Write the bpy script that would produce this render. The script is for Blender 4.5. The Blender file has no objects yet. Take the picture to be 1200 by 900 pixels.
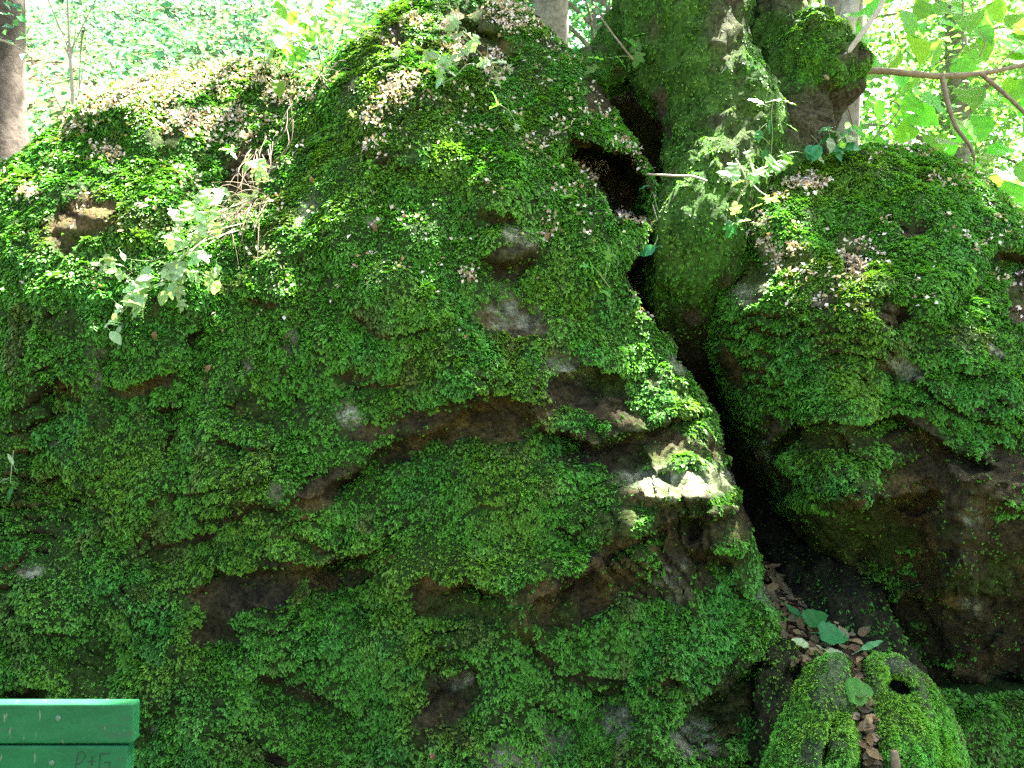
import bpy, math, random
import numpy as np
from mathutils import Vector, Matrix

R = math.radians
rng = np.random.default_rng(7)
random.seed(7)
scene = bpy.context.scene
C = scene.collection

# ------------------------------------------------------------------ camera, sky, sun, exposure
CAMZ, F = 1.55, 1000.0            # eye height (m), focal length in pixels of the 1200 px wide photograph
cam = bpy.data.cameras.new('camera'); cam.lens = 30; cam.sensor_width = 36; cam.clip_start = 0.05; cam.clip_end = 600
camo = bpy.data.objects.new('camera', cam); C.objects.link(camo)
camo.location = (0, 0, CAMZ); camo.rotation_euler = (R(90), 0, 0)
scene.camera = camo

SUN_EL, SUN_AZ = R(66), R(46)      # high, from behind the rocks and a little to the right
w = bpy.data.worlds.new('World'); scene.world = w; w.use_nodes = True
nt = w.node_tree; bg = nt.nodes['Background']
sky = nt.nodes.new('ShaderNodeTexSky'); sky.sky_type = 'NISHITA'; sky.sun_disc = False
sky.sun_elevation = SUN_EL; sky.sun_rotation = SUN_AZ; sky.air_density = 0.7; sky.dust_density = 4.5; sky.ozone_density = 0.2
nt.links.new(sky.outputs[0], bg.inputs[0]); bg.inputs[1].default_value = 0.05
sd = Vector((math.cos(SUN_EL) * math.sin(SUN_AZ), math.cos(SUN_EL) * math.cos(SUN_AZ), math.sin(SUN_EL)))
sun = bpy.data.lights.new('sun', 'SUN'); sun.energy = 5.0; sun.angle = R(0.53); sun.color = (1.0, 0.95, 0.86)
suno = bpy.data.objects.new('sun', sun); C.objects.link(suno)
suno.rotation_euler = sd.to_track_quat('Z', 'Y').to_euler()
vs = scene.view_settings
vs.view_transform = 'Standard'; vs.look = 'None'; vs.gamma = 1.0; vs.use_curve_mapping = False; vs.exposure = 4.4
scene.cycles.use_denoising = False
scene.cycles.max_bounces = 6; scene.cycles.diffuse_bounces = 4; scene.cycles.transmission_bounces = 4
scene.cycles.sample_clamp_indirect = 6.0

# ------------------------------------------------------------------ helpers
def P(px, py, d):                 # a photo pixel at distance d (along +Y) as a world point
    return np.array([(px - 600) / F * d, d, CAMZ - (py - 450) / F * d])

def PA(px, py, d):
    return np.stack([(px - 600) / F * d, d, CAMZ - (py - 450) / F * d], -1)

def _h(ix, iy, iz, seed):
    n = (ix * 374761393 + iy * 668265263 + iz * 2147483647 + seed * 1274126177) & 0xFFFFFFFF
    n = ((n ^ (n >> 13)) * 1274126177) & 0xFFFFFFFF
    n = ((n ^ (n >> 16)) * 2246822519) & 0xFFFFFFFF
    return ((n ^ (n >> 15)) & 0xFFFF) / 32767.5 - 1.0

def vnoise(p, s=1.0, seed=0):
    q = np.asarray(p) / s
    i = np.floor(q).astype(np.int64); f = q - i; f = f * f * (3 - 2 * f)
    r = 0
    for dx in (0, 1):
        wx = f[..., 0] if dx else 1 - f[..., 0]
        for dy in (0, 1):
            wy = f[..., 1] if dy else 1 - f[..., 1]
            for dz in (0, 1):
                wz = f[..., 2] if dz else 1 - f[..., 2]
                r = r + wx * wy * wz * _h(i[..., 0] + dx, i[..., 1] + dy, i[..., 2] + dz, seed)
    return r

def fbm(p, s, octv=3, seed=0, gain=0.5):
    r = 0; a = 1.0
    for k in range(octv):
        r = r + a * vnoise(p, s, seed + 17 * k); s *= 0.5; a *= gain
    return r

def sstep(a, b, x):
    t = np.clip((x - a) / (b - a), 0, 1); return t * t * (3 - 2 * t)

def lerp(a, b, t):
    t = np.asarray(t)[..., None]; return a * (1 - t) + b * t

def mk_mesh(name, V, Fc, col=None, smooth=True):
    V = np.asarray(V, np.float32); Fc = np.asarray(Fc, np.int32)
    k = Fc.shape[1]; m = bpy.data.meshes.new(name)
    m.vertices.add(len(V)); m.vertices.foreach_set('co', V.ravel())
    m.loops.add(Fc.size); m.loops.foreach_set('vertex_index', Fc.ravel())
    m.polygons.add(len(Fc)); m.polygons.foreach_set('loop_start', np.arange(0, Fc.size, k, dtype=np.int32))
    m.update(calc_edges=True)
    m.polygons.foreach_set('use_smooth', np.full(len(Fc), smooth))
    if col is not None:
        c4 = np.ones((len(V), 4), np.float32); c4[:, :3] = col
        a = m.color_attributes.new('col', 'FLOAT_COLOR', 'POINT'); a.data.foreach_set('color', c4.ravel())
    return m

def obj(name, me, mat=None, parent=None, **tags):
    o = bpy.data.objects.new(name, me); C.objects.link(o)
    if mat is not None and me is not None and len(me.materials) == 0: me.materials.append(mat)
    if parent is not None: o.parent = parent
    for k, v in tags.items():
        if v: o[k] = v
    return o

def thing(name, loc, label, category, group=None):
    e = obj(name, None, None, None, label=label, category=category, group=group)
    e.location = Vector(loc); e.empty_display_size = 0.1
    return e

def child(name, V, Fc, mat, parent, col=None, smooth=True, **tags):   # world-space vertices -> a part at its thing's origin
    org = parent_origin(parent)
    return obj(name, mk_mesh(name, np.asarray(V) - org, Fc, col, smooth), mat, parent, **tags)

def parent_origin(p):
    o = np.zeros(3)
    while p is not None:
        o = o + np.array(p.location); p = p.parent
    return o

def normals(V, Q):
    n = np.zeros_like(V)
    fn = np.cross(V[Q[:, 2]] - V[Q[:, 0]], V[Q[:, -1]] - V[Q[:, 1]])
    for k in range(Q.shape[1]): np.add.at(n, Q[:, k], fn)
    return n / (np.linalg.norm(n, axis=1, keepdims=True) + 1e-12)

def polydist(x, y, pts, closed=False):
    pts = np.asarray(pts, float); d = np.full(np.shape(x), 1e9)
    rngk = range(len(pts) if closed else len(pts) - 1)
    for k in rngk:
        a = pts[k]; b = pts[(k + 1) % len(pts)]; ab = b - a; L = ab @ ab + 1e-9
        t = np.clip(((x - a[0]) * ab[0] + (y - a[1]) * ab[1]) / L, 0, 1)
        d = np.minimum(d, np.hypot(x - a[0] - t * ab[0], y - a[1] - t * ab[1]))
    return d

def inside(x, y, pts):
    r = np.zeros(np.shape(x), bool); n = len(pts)
    for k in range(n):
        x0, y0 = pts[k]; x1, y1 = pts[(k + 1) % n]
        c = (y0 > y) != (y1 > y)
        with np.errstate(divide='ignore', invalid='ignore'):
            r ^= c & (x < (x1 - x0) * (y - y0) / (y1 - y0 + 1e-12) + x0)
    return r

def rbf(ctrl):
    c = np.array(ctrl, float); X = c[:, :2] / 300.0; n = len(c)
    def k(r): return r * r * np.log(r + 1e-6)
    A = np.zeros((n + 3, n + 3)); D = np.linalg.norm(X[:, None] - X[None], axis=2)
    A[:n, :n] = k(D) + np.eye(n) * 0.02; A[:n, n] = 1; A[:n, n + 1:] = X; A[n, :n] = 1; A[n + 1:, :n] = X.T
    s = np.linalg.solve(A, np.concatenate([c[:, 2], np.zeros(3)]))
    def f(u, v):
        r = s[n] + s[n + 1] * u / 300 + s[n + 2] * v / 300
        for i in range(n): r = r + s[i] * k(np.hypot(u / 300 - X[i, 0], v / 300 - X[i, 1]))
        return r
    return f

def blob(u, v, cx, cy, rx, ry, rot=0, soft=0.35, nz=None):   # soft elliptical patch, 1 inside, 0 outside
    a = R(rot); du, dv = u - cx, v - cy
    x = (du * math.cos(a) + dv * math.sin(a)) / rx; y = (-du * math.sin(a) + dv * math.cos(a)) / ry
    r = np.hypot(x, y)
    if nz is not None: r = r + nz
    return 1 - sstep(1 - soft, 1 + soft, r)

def ledge(u, v, pts, A, w=5, lb=60, taper=30):               # rock juts out above the line, recedes by A below it
    pts = np.array(pts, float); yl = np.interp(u, pts[:, 0], pts[:, 1]); s = v - yl
    win = sstep(pts[0, 0] - taper * .3, pts[0, 0] + taper, u) * (1 - sstep(pts[-1, 0] - taper, pts[-1, 0] + taper * .3, u))
    return A * win * sstep(-w, w, s) * np.exp(-np.maximum(s, 0) / lb) - 0.35 * A * win * np.exp(-np.abs(np.minimum(s, 0)) / (lb * .6)) * (1 - sstep(-w, w, s))

def facets(u, v, n, seed, k=4.0, box=(-150, -50, 1350, 1000)):
    r = np.random.default_rng(seed); S = np.stack([r.uniform(box[0], box[2], n), r.uniform(box[1], box[3], n)], 1) / 100
    T = r.normal(0, 1, (n, 3)); X, Y = u / 100, v / 100; num = 0; den = 1e-9
    for i in range(n):
        d2 = (X - S[i, 0]) ** 2 + (Y - S[i, 1]) ** 2; wgt = np.exp(-k * d2)
        num = num + wgt * (T[i, 0] + 0.8 * (T[i, 1] * (X - S[i, 0]) + T[i, 2] * (Y - S[i, 1]))); den = den + wgt
    return num / den

# ------------------------------------------------------------------ materials
def mat_new(name):
    m = bpy.data.materials.new(name); m.use_nodes = True
    return m, m.node_tree, m.node_tree.nodes['Principled BSDF'], m.node_tree.nodes['Material Output']

def mat_vcol(name, rough=0.8, nscale=60, namt=0.5, bump=0.6, bscale=90, spec=0.3, bdist=0.006):
    m, t, b, out = mat_new(name)
    a = t.nodes.new('ShaderNodeAttribute'); a.attribute_name = 'col'
    tc = t.nodes.new('ShaderNodeTexCoord')
    n = t.nodes.new('ShaderNodeTexNoise'); n.inputs['Scale'].default_value = nscale; n.inputs['Detail'].default_value = 6; n.inputs['Roughness'].default_value = 0.65
    t.links.new(tc.outputs['Object'], n.inputs['Vector'])
    mr = t.nodes.new('ShaderNodeMapRange'); mr.inputs[1].default_value = 0.3; mr.inputs[2].default_value = 0.7
    mr.inputs[3].default_value = 1 - namt; mr.inputs[4].default_value = 1 + namt
    t.links.new(n.outputs[0], mr.inputs[0])
    mx = t.nodes.new('ShaderNodeMix'); mx.data_type = 'RGBA'; mx.blend_type = 'MULTIPLY'; mx.inputs[0].default_value = 1
    t.links.new(a.outputs['Color'], mx.inputs[6]); t.links.new(mr.outputs[0], mx.inputs[7]); t.links.new(mx.outputs[2], b.inputs['Base Color'])
    n2 = t.nodes.new('ShaderNodeTexNoise'); n2.inputs['Scale'].default_value = bscale; n2.inputs['Detail'].default_value = 8; n2.inputs['Roughness'].default_value = 0.7
    t.links.new(tc.outputs['Object'], n2.inputs['Vector'])
    bp = t.nodes.new('ShaderNodeBump'); bp.inputs['Strength'].default_value = bump; bp.inputs['Distance'].default_value = bdist
    t.links.new(n2.outputs[0], bp.inputs['Height']); t.links.new(bp.outputs[0], b.inputs['Normal'])
    b.inputs['Roughness'].default_value = rough; b.inputs['Specular IOR Level'].default_value = spec
    return m

def mat_leafy(name, color=None, transl=0.45, rough=0.45, spec=0.4, vary=0.25, tcol=None):   # thin leaf: reflects and lets light through
    m, t, b, out = mat_new(name)
    if color is None:
        a = t.nodes.new('ShaderNodeAttribute'); a.attribute_name = 'col'; src = a.outputs['Color']
    else:
        oi = t.nodes.new('ShaderNodeObjectInfo')
        hs = t.nodes.new('ShaderNodeHueSaturation'); hs.inputs['Color'].default_value = (*color, 1)
        mr = t.nodes.new('ShaderNodeMapRange'); mr.inputs[3].default_value = 1 - vary; mr.inputs[4].default_value = 1 + vary
        t.links.new(oi.outputs['Random'], mr.inputs[0]); t.links.new(mr.outputs[0], hs.inputs['Value'])
        mr2 = t.nodes.new('ShaderNodeMapRange'); mr2.inputs[3].default_value = 0.47; mr2.inputs[4].default_value = 0.53
        t.links.new(oi.outputs['Random'], mr2.inputs[0]); t.links.new(mr2.outputs[0], hs.inputs['Hue'])
        tc = t.nodes.new('ShaderNodeTexCoord'); n = t.nodes.new('ShaderNodeTexNoise'); n.inputs['Scale'].default_value = 5; n.inputs['Detail'].default_value = 4
        t.links.new(tc.outputs['Object'], n.inputs['Vector'])
        mr3 = t.nodes.new('ShaderNodeMapRange'); mr3.inputs[3].default_value = 0.7; mr3.inputs[4].default_value = 1.3; t.links.new(n.outputs[0], mr3.inputs[0])
        mx = t.nodes.new('ShaderNodeMix'); mx.data_type = 'RGBA'; mx.blend_type = 'MULTIPLY'; mx.inputs[0].default_value = 1
        t.links.new(hs.outputs[0], mx.inputs[6]); t.links.new(mr3.outputs[0], mx.inputs[7]); src = mx.outputs[2]
    t.links.new(src, b.inputs['Base Color']); b.inputs['Roughness'].default_value = rough; b.inputs['Specular IOR Level'].default_value = spec
    if transl > 0:
        tr = t.nodes.new('ShaderNodeBsdfTranslucent')
        g = t.nodes.new('ShaderNodeMix'); g.data_type = 'RGBA'; g.blend_type = 'MULTIPLY'; g.inputs[0].default_value = 1
        t.links.new(src, g.inputs[6]); g.inputs[7].default_value = (*(tcol or (1.5, 1.5, 0.7)), 1); t.links.new(g.outputs[2], tr.inputs['Color'])
        ms = t.nodes.new('ShaderNodeMixShader'); ms.inputs[0].default_value = transl
        t.links.new(b.outputs[0], ms.inputs[1]); t.links.new(tr.outputs[0], ms.inputs[2]); t.links.new(ms.outputs[0], out.inputs['Surface'])
    return m

M = {}
M['rock'] = mat_vcol('weathered_rock', rough=0.9, nscale=70, namt=0.8, bump=1.0, bscale=70, bdist=0.02, spec=0.12)
M['moss'] = mat_leafy('feather_moss', None, transl=0.25, rough=0.5, spec=0.22)
M['bark'] = mat_vcol('mossy_bark', rough=0.95, nscale=60, namt=0.8, bump=1.0, bscale=60, bdist=0.02, spec=0.1)
M['leaves'] = mat_leafy('broad_leaves', None, transl=0.5, rough=0.4, spec=0.5)
M['linden'] = mat_leafy('linden_leaf', (0.12, 0.30, 0.045), transl=0.65, rough=0.45, spec=0.4, tcol=(1.5, 1.7, .7))
M['herb'] = mat_leafy('herb_leaf', (0.20, 0.33, 0.13), transl=0.4, rough=0.38, spec=0.6)
M['herbdark'] = mat_leafy('dark_leaf', (0.03, 0.17, 0.045), transl=0.25, rough=0.4, spec=0.2)
M['dryleaf'] = mat_leafy('dry_leaf', None, transl=0.15, rough=0.7, spec=0.2)

def mat_plain(name, color, rough=0.6, nscale=40, namt=0.3, spec=0.4, bump=0.3):
    m = mat_vcol(name, rough, nscale, namt, bump, nscale * 1.5, spec)
    t = m.node_tree
    for n in list(t.nodes):
        if n.bl_idname == 'ShaderNodeAttribute':
            r = t.nodes.new('ShaderNodeRGB'); r.outputs[0].default_value = (*color, 1)
            for l in list(n.outputs['Color'].links): t.links.new(r.outputs[0], l.to_socket)
            t.nodes.remove(n)
    return m
M['twig'] = mat_plain('twig_bark', (0.20, 0.15, 0.09), 0.7, 80)
M['stick'] = mat_plain('pale_shoot_bark', (0.30, 0.27, 0.20), 0.6, 60)
M['branch'] = mat_plain('branch_bark', (0.16, 0.12, 0.07), 0.7, 60, 0.45)
M['stalk'] = mat_plain('green_stalk', (0.16, 0.24, 0.08), 0.5, 60)
M['deadleaf'] = mat_plain('dead_leaf', (0.15, 0.085, 0.04), 0.8, 60)
M['dry'] = mat_plain('dry_grass', (0.14, 0.10, 0.055), 0.7, 60)
M['darkbark'] = mat_plain('dark_trunk_bark', (0.075, 0.060, 0.048), 0.9, 14, 0.5, 0.15, 1.0)
M['trunkbark'] = mat_plain('grey_trunk_bark', (0.16, 0.14, 0.12), 0.85, 14, 0.5, 0.2, 1.0)

# ------------------------------------------------------------------ rocks
def shell(us, top, bot, depth, step=3.0, rpx=45, rdep=0.22, back=1.3, nback=9, shrink=0.55, center=None):
    """A boulder: a front sheet laid over its outline, bent back at the rim and carried on to a closed rear."""
    us = np.asarray(us, float); t_, b_ = np.interp(us, *zip(*top)), np.interp(us, *zip(*bot))
    v0, v1 = t_.min(), b_.max(); nv = int((v1 - v0) / step) + 2
    U = np.repeat(us[:, None], nv, 1); T = np.linspace(v0, v1, nv)[None, :]
    Vv = np.minimum(np.maximum(T, t_[:, None]), b_[:, None])
    outline = np.concatenate([np.stack([us, t_], 1), np.stack([us, b_], 1)[::-1]])[::4]
    e = np.clip(polydist(U, Vv, outline, True) / rpx, 0, 1)
    D, aux = depth(U, Vv)
    D = D + rdep * (1 - np.sqrt(np.clip(1 - (1 - e) ** 2, 0, 1)))
    X = PA(U, Vv, D)
    nu = len(us); V = X.reshape(-1, 3); idx = np.arange(nu * nv).reshape(nu, nv)
    Q = np.stack([idx[:-1, :-1], idx[:-1, 1:], idx[1:, 1:], idx[1:, :-1]], -1).reshape(-1, 4)
    ring = np.concatenate([idx[:, 0], idx[-1, 1:], idx[-2::-1, -1], idx[0, -2:0:-1]])
    c = V.mean(0) if center is None else np.asarray(center)
    V2 = [V]; Q2 = [Q]; prev = ring; base = len(V); aux2 = [np.asarray(aux).reshape(len(V), -1)]
    for k in range(1, nback + 1):
        f = k / nback; dy = back * math.sin(f * math.pi / 2 * .98) ; s = shrink * (1 - math.cos(f * math.pi / 2)) ** 1.3
        Pk = V[ring].copy(); nzv = fbm(Pk * [1, 1, 1] + [0, dy, 0], 0.35, 3, 5)
        Pk[:, 1] += dy * (0.85 + 0.3 * (nzv * .5 + .5)); Pk = Pk + (c - V[ring]) * [1, 0, 1] * s
        Pk[:, 2] += nzv * 0.05 * f
        V2.append(Pk); aux2.append(aux2[0][ring]); cur = base + np.arange(len(ring)); base += len(ring)
        Q2.append(np.stack([prev, cur, np.roll(cur, -1), np.roll(prev, -1)], -1)); prev = cur
    cc = V2[-1].mean(0) + [0, .1, 0]; V2.append(cc[None]); aux2.append(aux2[0][:1])
    cur = np.full(len(ring), base)
    Q2.append(np.stack([prev, cur, cur, np.roll(prev, -1)], -1)[:, [0, 1, 3, 3]])
    V = np.concatenate(V2); Q = np.concatenate(Q2[:-1])
    Tc = Q2[-1][:, :3]; Q = np.concatenate([Q, np.stack([Tc[:, 0], Tc[:, 1], Tc[:, 2], Tc[:, 2]], -1)[:0]])
    front = np.zeros(len(V)); front[:nu * nv] = 1
    return V, Q, np.concatenate(aux2), front

BROWN = np.array([0.036, 0.031, 0.013]); OCHRE = np.array([0.078, 0.058, 0.019]); DARK = np.array([0.018, 0.015, 0.008])
ALGAE = np.array([0.034, 0.052, 0.010]); PALE = np.array([0.22, 0.25, 0.16]); SOIL = np.array([0.018, 0.046, 0.006])
MOSSA = np.array([0.050, 0.172, 0.016]); MOSSY = np.array([0.078, 0.178, 0.016]); MOSSB = np.array([0.042, 0.175, 0.026])
MOSSD = np.array([0.075, 0.068, 0.024]); MOSSL = np.array([0.070, 0.215, 0.026])

def rock_color(V, bare, pale, algae=0.35):
    n1 = fbm(V, 0.22, 4, 31); n2 = fbm(V, 0.09, 4, 57); n3 = fbm(V, 0.4, 3, 77)
    c = lerp(np.broadcast_to(BROWN, V.shape), OCHRE, sstep(-0.05, 0.7, n1))
    c = lerp(c, DARK, sstep(0.05, 0.8, n2) * .8)
    c = lerp(c, ALGAE, sstep(0.4 - algae, 1.1 - algae, n3 + .4 * n2))
    c = lerp(np.broadcast_to(SOIL, V.shape), c, bare)
    n4 = fbm(V, .035, 3, 59)
    return lerp(c * (1 + .35 * n4[:, None]), PALE * (1 + 0.35 * n2[:, None]), pale * (.25 + .75 * sstep(-.35, .25, n4)))

def moss_color(p, yellow=0.0, r=None):
    r = r or rng
    a = fbm(p, 0.30, 3, 11); b = fbm(p, 0.17, 3, 23); d = fbm(p, 0.12, 3, 41)
    c = lerp(np.broadcast_to(MOSSA, p.shape), MOSSY, sstep(-0.1 - yellow, 0.8 - yellow, a))
    c = lerp(c, MOSSB, .8 * sstep(0.1, 0.9, b)); c = lerp(c, MOSSD, 0.6 * sstep(0.40, 1.0, d))
    c = lerp(c, MOSSL, 0.6 * sstep(0.25, 0.9, fbm(p, 0.4, 2, 91)))
    return 1.12 * c * r.uniform(0.62, 1.38, (len(p), 1))

def fronds(V, Q, mask, n, size=(0.010, 0.022), droop=0.75, yellow=0.0, colfn=None, seed=3, lift=0.6, wid=0.38):
    """n little feathery moss shoots on the surface V,Q; mask (per vertex) says where moss grows."""
    r = np.random.default_rng(seed); N = normals(V, Q)
    a = V[Q[:, 0]]; area = np.linalg.norm(np.cross(V[Q[:, 2]] - a, V[Q[:, 3]] - V[Q[:, 1]]), axis=1) * .5
    wgt = area * np.clip(mask[Q].mean(1), 0, 1) ** 1.2; cum = np.cumsum(wgt); f = np.searchsorted(cum, r.uniform(0, cum[-1], n)); q = Q[np.minimum(f, len(Q) - 1)]
    s, t = r.random((n, 1)), r.random((n, 1))
    bil = lambda A: A[q[:, 0]] * (1 - s) * (1 - t) + A[q[:, 1]] * (1 - s) * t + A[q[:, 2]] * s * t + A[q[:, 3]] * s * (1 - t)
    p = bil(V); nn = bil(N); nn /= np.linalg.norm(nn, axis=1, keepdims=True) + 1e-9
    mk = bil(mask[:, None])[:, 0]
    dn = np.array([0, 0, -1.0]) - nn * (-nn[:, 2:3]); dn /= np.linalg.norm(dn, axis=1, keepdims=True) + 0.15
    swirl = np.stack([vnoise(p, .06, 5), vnoise(p, .06, 6), vnoise(p, .06, 7)], 1)
    ax = nn * lift + dn * droop + r.normal(0, .38, (n, 3)) + swirl * .5; ax /= np.linalg.norm(ax, axis=1, keepdims=True)
    ln = r.uniform(*size, n) * (0.55 + 0.45 * mk) * (1 + 0.35 * vnoise(p, .10, 9)); L = ln[:, None]
    sd_ = np.cross(nn, ax); sd_ /= np.linalg.norm(sd_, axis=1, keepdims=True) + 1e-9
    up = np.cross(ax, sd_)
    sign = np.sign((up * nn).sum(1, keepdims=True)); up *= np.where(sign == 0, 1, sign)
    vs_ = []
    sg = r.choice([-1., 1.], (n, 1)) * r.uniform(.7, 1.1, (n, 1))
    for ang, sc, st in ((0, 1, 0), (1, .72, .2)):
        ca, sa = np.cos(ang * sg), np.sin(ang * sg); d = ax * ca + sd_ * sa; sx = sd_ * ca - ax * sa
        b0 = p - nn * 0.003 + ax * L * st; l = L * sc; ww = l * wid
        vs_ += [b0, b0 + d * l * .45 + sx * ww + up * l * .16, b0 + d * l - up * l * .12 + dn * l * .12, b0 + d * l * .45 - sx * ww + up * l * .10]
    VV = np.stack(vs_, 1).reshape(-1, 3)
    base = np.arange(n)[:, None] * 8
    tri = np.array([[0, 1, 2], [0, 2, 3], [4, 5, 6], [4, 6, 7]])
    T = (base[:, :, None] + tri[None]).reshape(-1, 3)
    c = (colfn or (lambda p_: moss_color(p_, yellow, r)))(p)
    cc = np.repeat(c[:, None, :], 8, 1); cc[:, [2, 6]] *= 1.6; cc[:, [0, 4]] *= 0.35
    return VV, T, cc.reshape(-1, 3)

def pix(V): return 600 + V[:, 0] / V[:, 1] * F, 450 - (V[:, 2] - CAMZ) / V[:, 1] * F

# ---- big boulder on the left of the cleft
L_TOP = [(-220, 260), (-60, 215), (0, 196), (40, 172), (80, 140), (110, 116), (150, 100), (200, 88), (260, 76), (318, 72), (345, 84), (375, 82), (405, 58), (430, 32),
         (460, 12), (490, -4), (530, -18), (580, -14), (610, 2), (640, 36), (665, 62), (690, 92), (712, 112), (722, 138), (742, 172), (760, 198), (766, 235), (769, 285), (773, 385),
         (800, 436), (822, 470), (845, 512), (852, 548), (868, 585), (880, 625), (886, 668), (902, 704), (914, 740), (918, 800)]
L_BOT = [(-220, 1010), (860, 1010), (900, 1000), (918, 960)]
L_D = rbf([(-220, 980, 2.75), (100, 980, 2.72), (300, 980, 2.72), (500, 980, 2.70), (700, 980, 2.62), (900, 980, 2.80),
           (-200, 700, 3.05), (0, 700, 2.95), (200, 770, 2.84), (450, 770, 2.80), (700, 780, 2.72), (880, 740, 2.90), (620, 640, 2.80), (810, 600, 2.78),
           (-200, 450, 3.3), (0, 450, 3.15), (200, 500, 2.98), (420, 480, 2.96), (600, 440, 2.92), (790, 500, 2.95), (100, 350, 3.08),
           (0, 270, 3.40), (130, 270, 3.22), (250, 290, 3.20), (290, 210, 3.55), (345, 110, 3.85), (400, 260, 3.15), (580, 290, 3.10), (690, 300, 3.15),
           (-200, 300, 3.7), (60, 180, 3.60), (180, 130, 3.70), (300, 100, 3.90), (420, 120, 3.42), (500, 40, 3.70), (560, 140, 3.40), (620, 60, 3.62), (690, 140, 3.45), (745, 200, 3.42)])
HOLLOW = [(660, 190), (676, 172), (705, 174), (738, 184), (757, 208), (764, 232), (766, 258), (742, 262), (712, 254), (704, 230), (686, 208)]
CRACK = [(768, 258), (748, 296), (726, 322), (742, 352), (768, 392), (800, 400), (800, 250)]
L_BARE = [(560, 492, 95, 20, -8), (470, 528, 48, 14, -26), (395, 562, 48, 16, -24), (310, 692, 95, 20, -9), (245, 742, 34, 18, 0), (790, 520, 72, 24, -3), (700, 535, 50, 14, 5), (815, 628, 78, 36, -12),
          (715, 684, 95, 28, -24), (540, 708, 46, 18, 18), (520, 822, 28, 48, 28), (690, 458, 66, 26, 4), (862, 818, 60, 30, -32), (597, 300, 30, 20, 0), (286, 212, 40, 26, -30), (205, 510, 10, 28, 20),
          (800, 570, 62, 22, -4), (555, 45, 40, 30, 0), (600, 375, 45, 20, 10), (90, 265, 34, 26, -30), (710, 100, 26, 22, 0), (465, 40, 20, 20, 0), (770, 690, 60, 22, -15), (40, 815, 28, 10, 0),
          (330, 895, 20, 14, 0), (700, 525, 40, 14, 20), (640, 690, 40, 10, -20)]
L_PALE = [(802, 562, 56, 16, -2), (800, 580, 50, 8, -6), (597, 277, 26, 11, 0), (602, 370, 40, 18, 12), (665, 428, 30, 14, 0), (341, 410, 7, 22, 0), (408, 482, 11, 9, 0), (722, 848, 22, 30, -20), (590, 884, 36, 20, 0),
          (800, 868, 26, 20, 0), (183, 853, 11, 8, 0), (212, 872, 14, 10, 0), (780, 690, 24, 22, 0), (900, 700, 14, 22, -30), (360, 245, 9, 20, 20), (70, 515, 6, 12, 0), (117, 440, 8, 20, 0), (715, 95, 16, 10, 20), (530, 795, 16, 8, 0), (295, 430, 7, 10, 0), (325, 575, 9, 9, 0), (35, 672, 14, 6, 0), (440, 260, 8, 6, 0), (795, 430, 12, 8, 50), (650, 870, 20, 16, 0)]

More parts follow.
